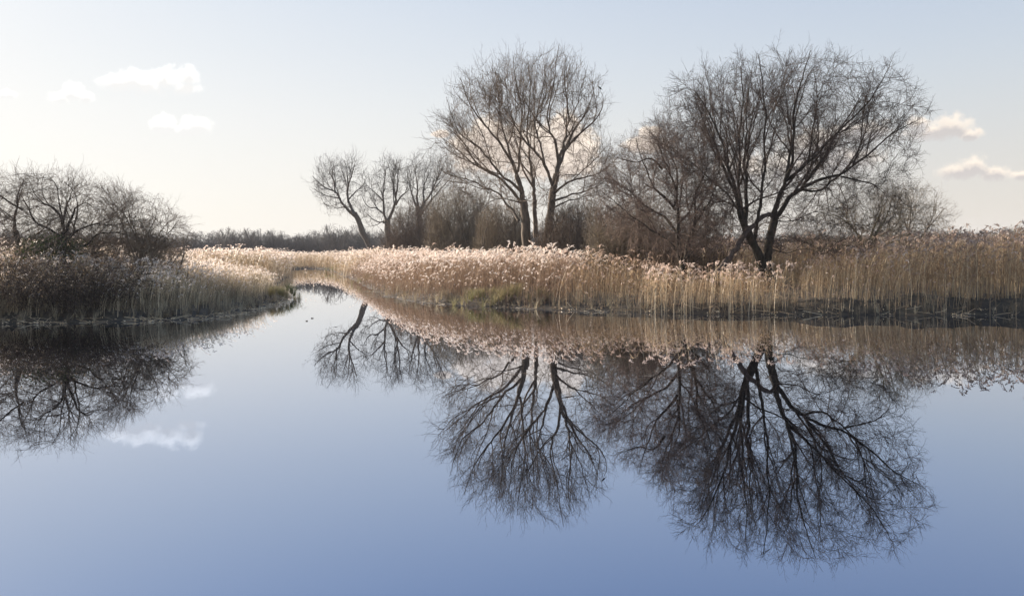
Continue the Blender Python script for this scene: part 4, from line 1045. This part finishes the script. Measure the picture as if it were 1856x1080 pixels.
tussock(622, 493, 4.5, 1.5, 'olive sedge clump at the far corner of the sunlit reeds', 'green_sedge', 506, 30)
tussock(497, 546, 1.6, 0.9, 'green leafy tussock near the pointed end of left bank', 'green_sedge', 507, 22)
tussock(514, 540, 0.9, 1.0, 'dark-leaved plant overhanging the water at the tip of left bank', 'ivy_leaf', 508, 14)

litter('fallen_reeds', 'broken pale reed stems lying along the foot of the right bank', 801, 240, -14, 28, 31, 60, side_of, -0.5, 0.7)
litter('fallen_reeds', 'pale broken reed litter floating against the tip of left bank', 802, 320, -30, -8, 31, 56, lambda x, y: ~side_of(x, y), -0.6, 0.5)
def bramble(x0, x1, y0, y1, h, label, seed, n=260):
    r = np.random.default_rng(seed); g0 = G(x0, 586); g1 = G(x1, 586); cx = (g0[0] + g1[0]) / 2; D0 = g0[1] + 0.4
    base = np.array((cx, D0 + 1.5, 0.3)); e = empty('bramble_thicket', base, label, 'bramble', 'dark brambles on left bank')
    bx = r.uniform(g0[0], g1[0], n); by = D0 + r.uniform(0.3, 3.4, n); p = np.stack((bx, by, ground_z(bx, by)), -1)
    a = r.uniform(0, 6.28, n); L_ = h * r.uniform(1.2, 2.6, n); d = nrm(np.stack((np.cos(a) * 0.6, np.sin(a) * 0.6, r.uniform(0.7, 1.4, n)), -1))
    pos, L_ = grow(r, p, d, L_, 12, 0.10, lambda q: np.array((0, 0, -0.16)) * np.clip(q[:, 2:3] / h, 0.2, 3))
    pos[..., 2] = np.maximum(pos[..., 2], 0.03 + 0.1 * r.random((n, 1))); ra = 0.009 * (1 - 0.6 * np.linspace(0, 1, 13))[None] * np.ones((n, 1))
    mb = MB(); tubes(mb, pos, ra, 3)
    idx, q, dd, rr_, t = spawn(r, pos, ra, L_, 2.2, 0.15, 60, 20)
    pp, LL = grow(r, q, dd, r.uniform(0.3, 1.0, len(idx)), 5, 0.15, lambda q: np.array((0, 0, -0.1))); tubes(mb, pp, 0.005 * np.ones(pp.shape[:2]), 3)
    mb.build('canes', ['twig_dark'], e, origin=base)
    mb = MB(); c = pos[r.integers(n, size=1500), r.integers(3, 13, size=1500)]; leaves(mb, r, c, 1500, 0.08, 0.045)
    c = pp[r.integers(len(pp), size=3200), r.integers(0, 6, size=3200)]; leaves(mb, r, c, 3200, 0.06, 0.04)
    mb.build('leaves', ['dead_leaf'], e, smooth=False, origin=base, tint=True)
bramble(-60, 75, 0, 0, 1.55, 'dark tangled bramble mound at the left picture edge', 601)
bramble(60, 150, 0, 0, 1.35, 'dark bramble mound with pale sprigs right beside the leftmost one', 602, 200)
r_ = np.random.default_rng(88)
for i, (px, py) in enumerate([(556, 582), (566, 577)]):
    g = G(px, py); mb = MB(); a = np.linspace(0, 2 * math.pi, 9)[:-1]; sz = r_.uniform(0.025, 0.035)
    top = np.stack((g[0] + np.cos(a) * sz * 1.6, g[1] + np.sin(a) * sz, 0.012 + 0.02 * np.abs(np.sin(a * 1.5 + i))), -1); bot = top * (1, 1, 0) + (0, 0, 0.003)
    mb.add(np.concatenate((top, bot, [[g[0], g[1], 0.01]])), [(k, (k + 1) % 8, 8 + (k + 1) % 8, 8 + k) for k in range(8)], [(k, (k + 1) % 8, 16) for k in range(8)], tint=0.4)
    o = mb.build('floating_leaf', ['dead_leaf'], smooth=False, origin=(float(g[0]), float(g[1]), 0.0), tint=True)
    tag(o, ['small dark leaf floating in the channel mouth, nearer of the two below the lone reeds', 'small dark leaf floating in the channel mouth, farther of the two below the lone reeds'][i], 'leaf', 'leaves floating on the water')
# ivy and evergreen patches round the foot of the left trees
def ivy(e, spots, D, seed):
    r = np.random.default_rng(seed); mb = MB()
    for (px, py, n, sx, sz) in spots: leaves(mb, r, P(px, py, D), n, (sx, sx, sz), 0.07)
    mb.build('ivy', ['ivy_leaf'], e, smooth=False, origin=np.array(e.location), tint=True)
ivy(T6, [(88, 443, 900, 0.45, 0.25), (60, 452, 500, 0.6, 0.2), (130, 447, 350, 0.4, 0.2), (105, 470, 900, 0.6, 0.5), (75, 478, 700, 0.8, 0.4)], 42.8, 701)

# ------------------------------------------------------------------ birds
def bird(name, label, tail, head, D, s=1.0, dy=0.0):
    a = P(*head, D); b_ = P(*tail, D); a[1] += dy; b_[1] += dy; ax = (b_ - a); Lb = np.linalg.norm(ax); ax /= Lb
    t = np.array([-0.16, -0.09, -0.02, 0.05, 0.13, 0.22, 0.35, 0.5, 0.63, 0.76, 0.88, 1.0]); rad = np.array([0.004, 0.018, 0.055, 0.075, 0.07, 0.09, 0.125, 0.12, 0.085, 0.05, 0.045, 0.04]) * Lb * 1.25
    pos = a + ax * (t * Lb)[:, None]; pos[:3, 2] -= np.array([0.03, 0.02, 0.0]) * Lb
    base = P(tail[0] - 4.2, tail[1] + 0.5, D); base[1] += dy
    mb = MB(); tubes(mb, pos[None], rad[None], 10)
    v = mb.v[0].reshape(12, 10, 3); c = pos[:, None, :]; fl = np.ones(12); fl[9:] = 0.35
    up = np.cross(ax, (0, 1, 0)); dd = ((v - c) @ up)[..., None] * up * (1 - fl)[:, None, None]; mb.v[0] = (v - dd).reshape(-1, 3).astype(np.float32)
    m_ = a + ax * Lb * 0.5
    for k in (-1, 1):
        p0 = m_ + np.array((0, k * 0.03, -0.03)); p1 = base + np.array((0, k * 0.03, 0)); tubes(mb, np.stack((p0, (p0 + p1) / 2 + (0.01, 0, 0), p1))[None], np.array([[0.009, 0.006, 0.005]]), 5)
    o = mb.build(name, ['feather'], origin=base); tag(o, label, 'bird'); return o
bird('crow', 'black crow perched on the outermost right twig of the tallest tree', (1092.3, 164.0), (1084.6, 157.2), 70.0)

# ------------------------------------------------------------------ the air
def haze(density):
    m, nt, out = new_mat('winter_air'); v = nt.nodes.new('ShaderNodeVolumePrincipled')
    v.inputs['Color'].default_value = (0.86, 0.90, 1.0, 1); v.inputs['Density'].default_value = density; v.inputs['Anisotropy'].default_value = 0.0
    nt.links.new(v.outputs[0], out.inputs['Volume'])
    mb = MB(); x, z0, z1 = 960, -3.0, 27
    mb.add([(-x, -x, z0), (x, -x, z0), (x, x, z0), (-x, x, z0), (-x, -x, z1), (x, -x, z1), (x, x, z1), (-x, x, z1)],
           [(0, 3, 2, 1), (4, 5, 6, 7), (0, 1, 5, 4), (1, 2, 6, 5), (2, 3, 7, 6), (3, 0, 4, 7)])
    o = mb.build('haze', [m], smooth=False); tag(o, 'thin pale winter haze over the marsh', kind='stuff')
haze(0.00022)
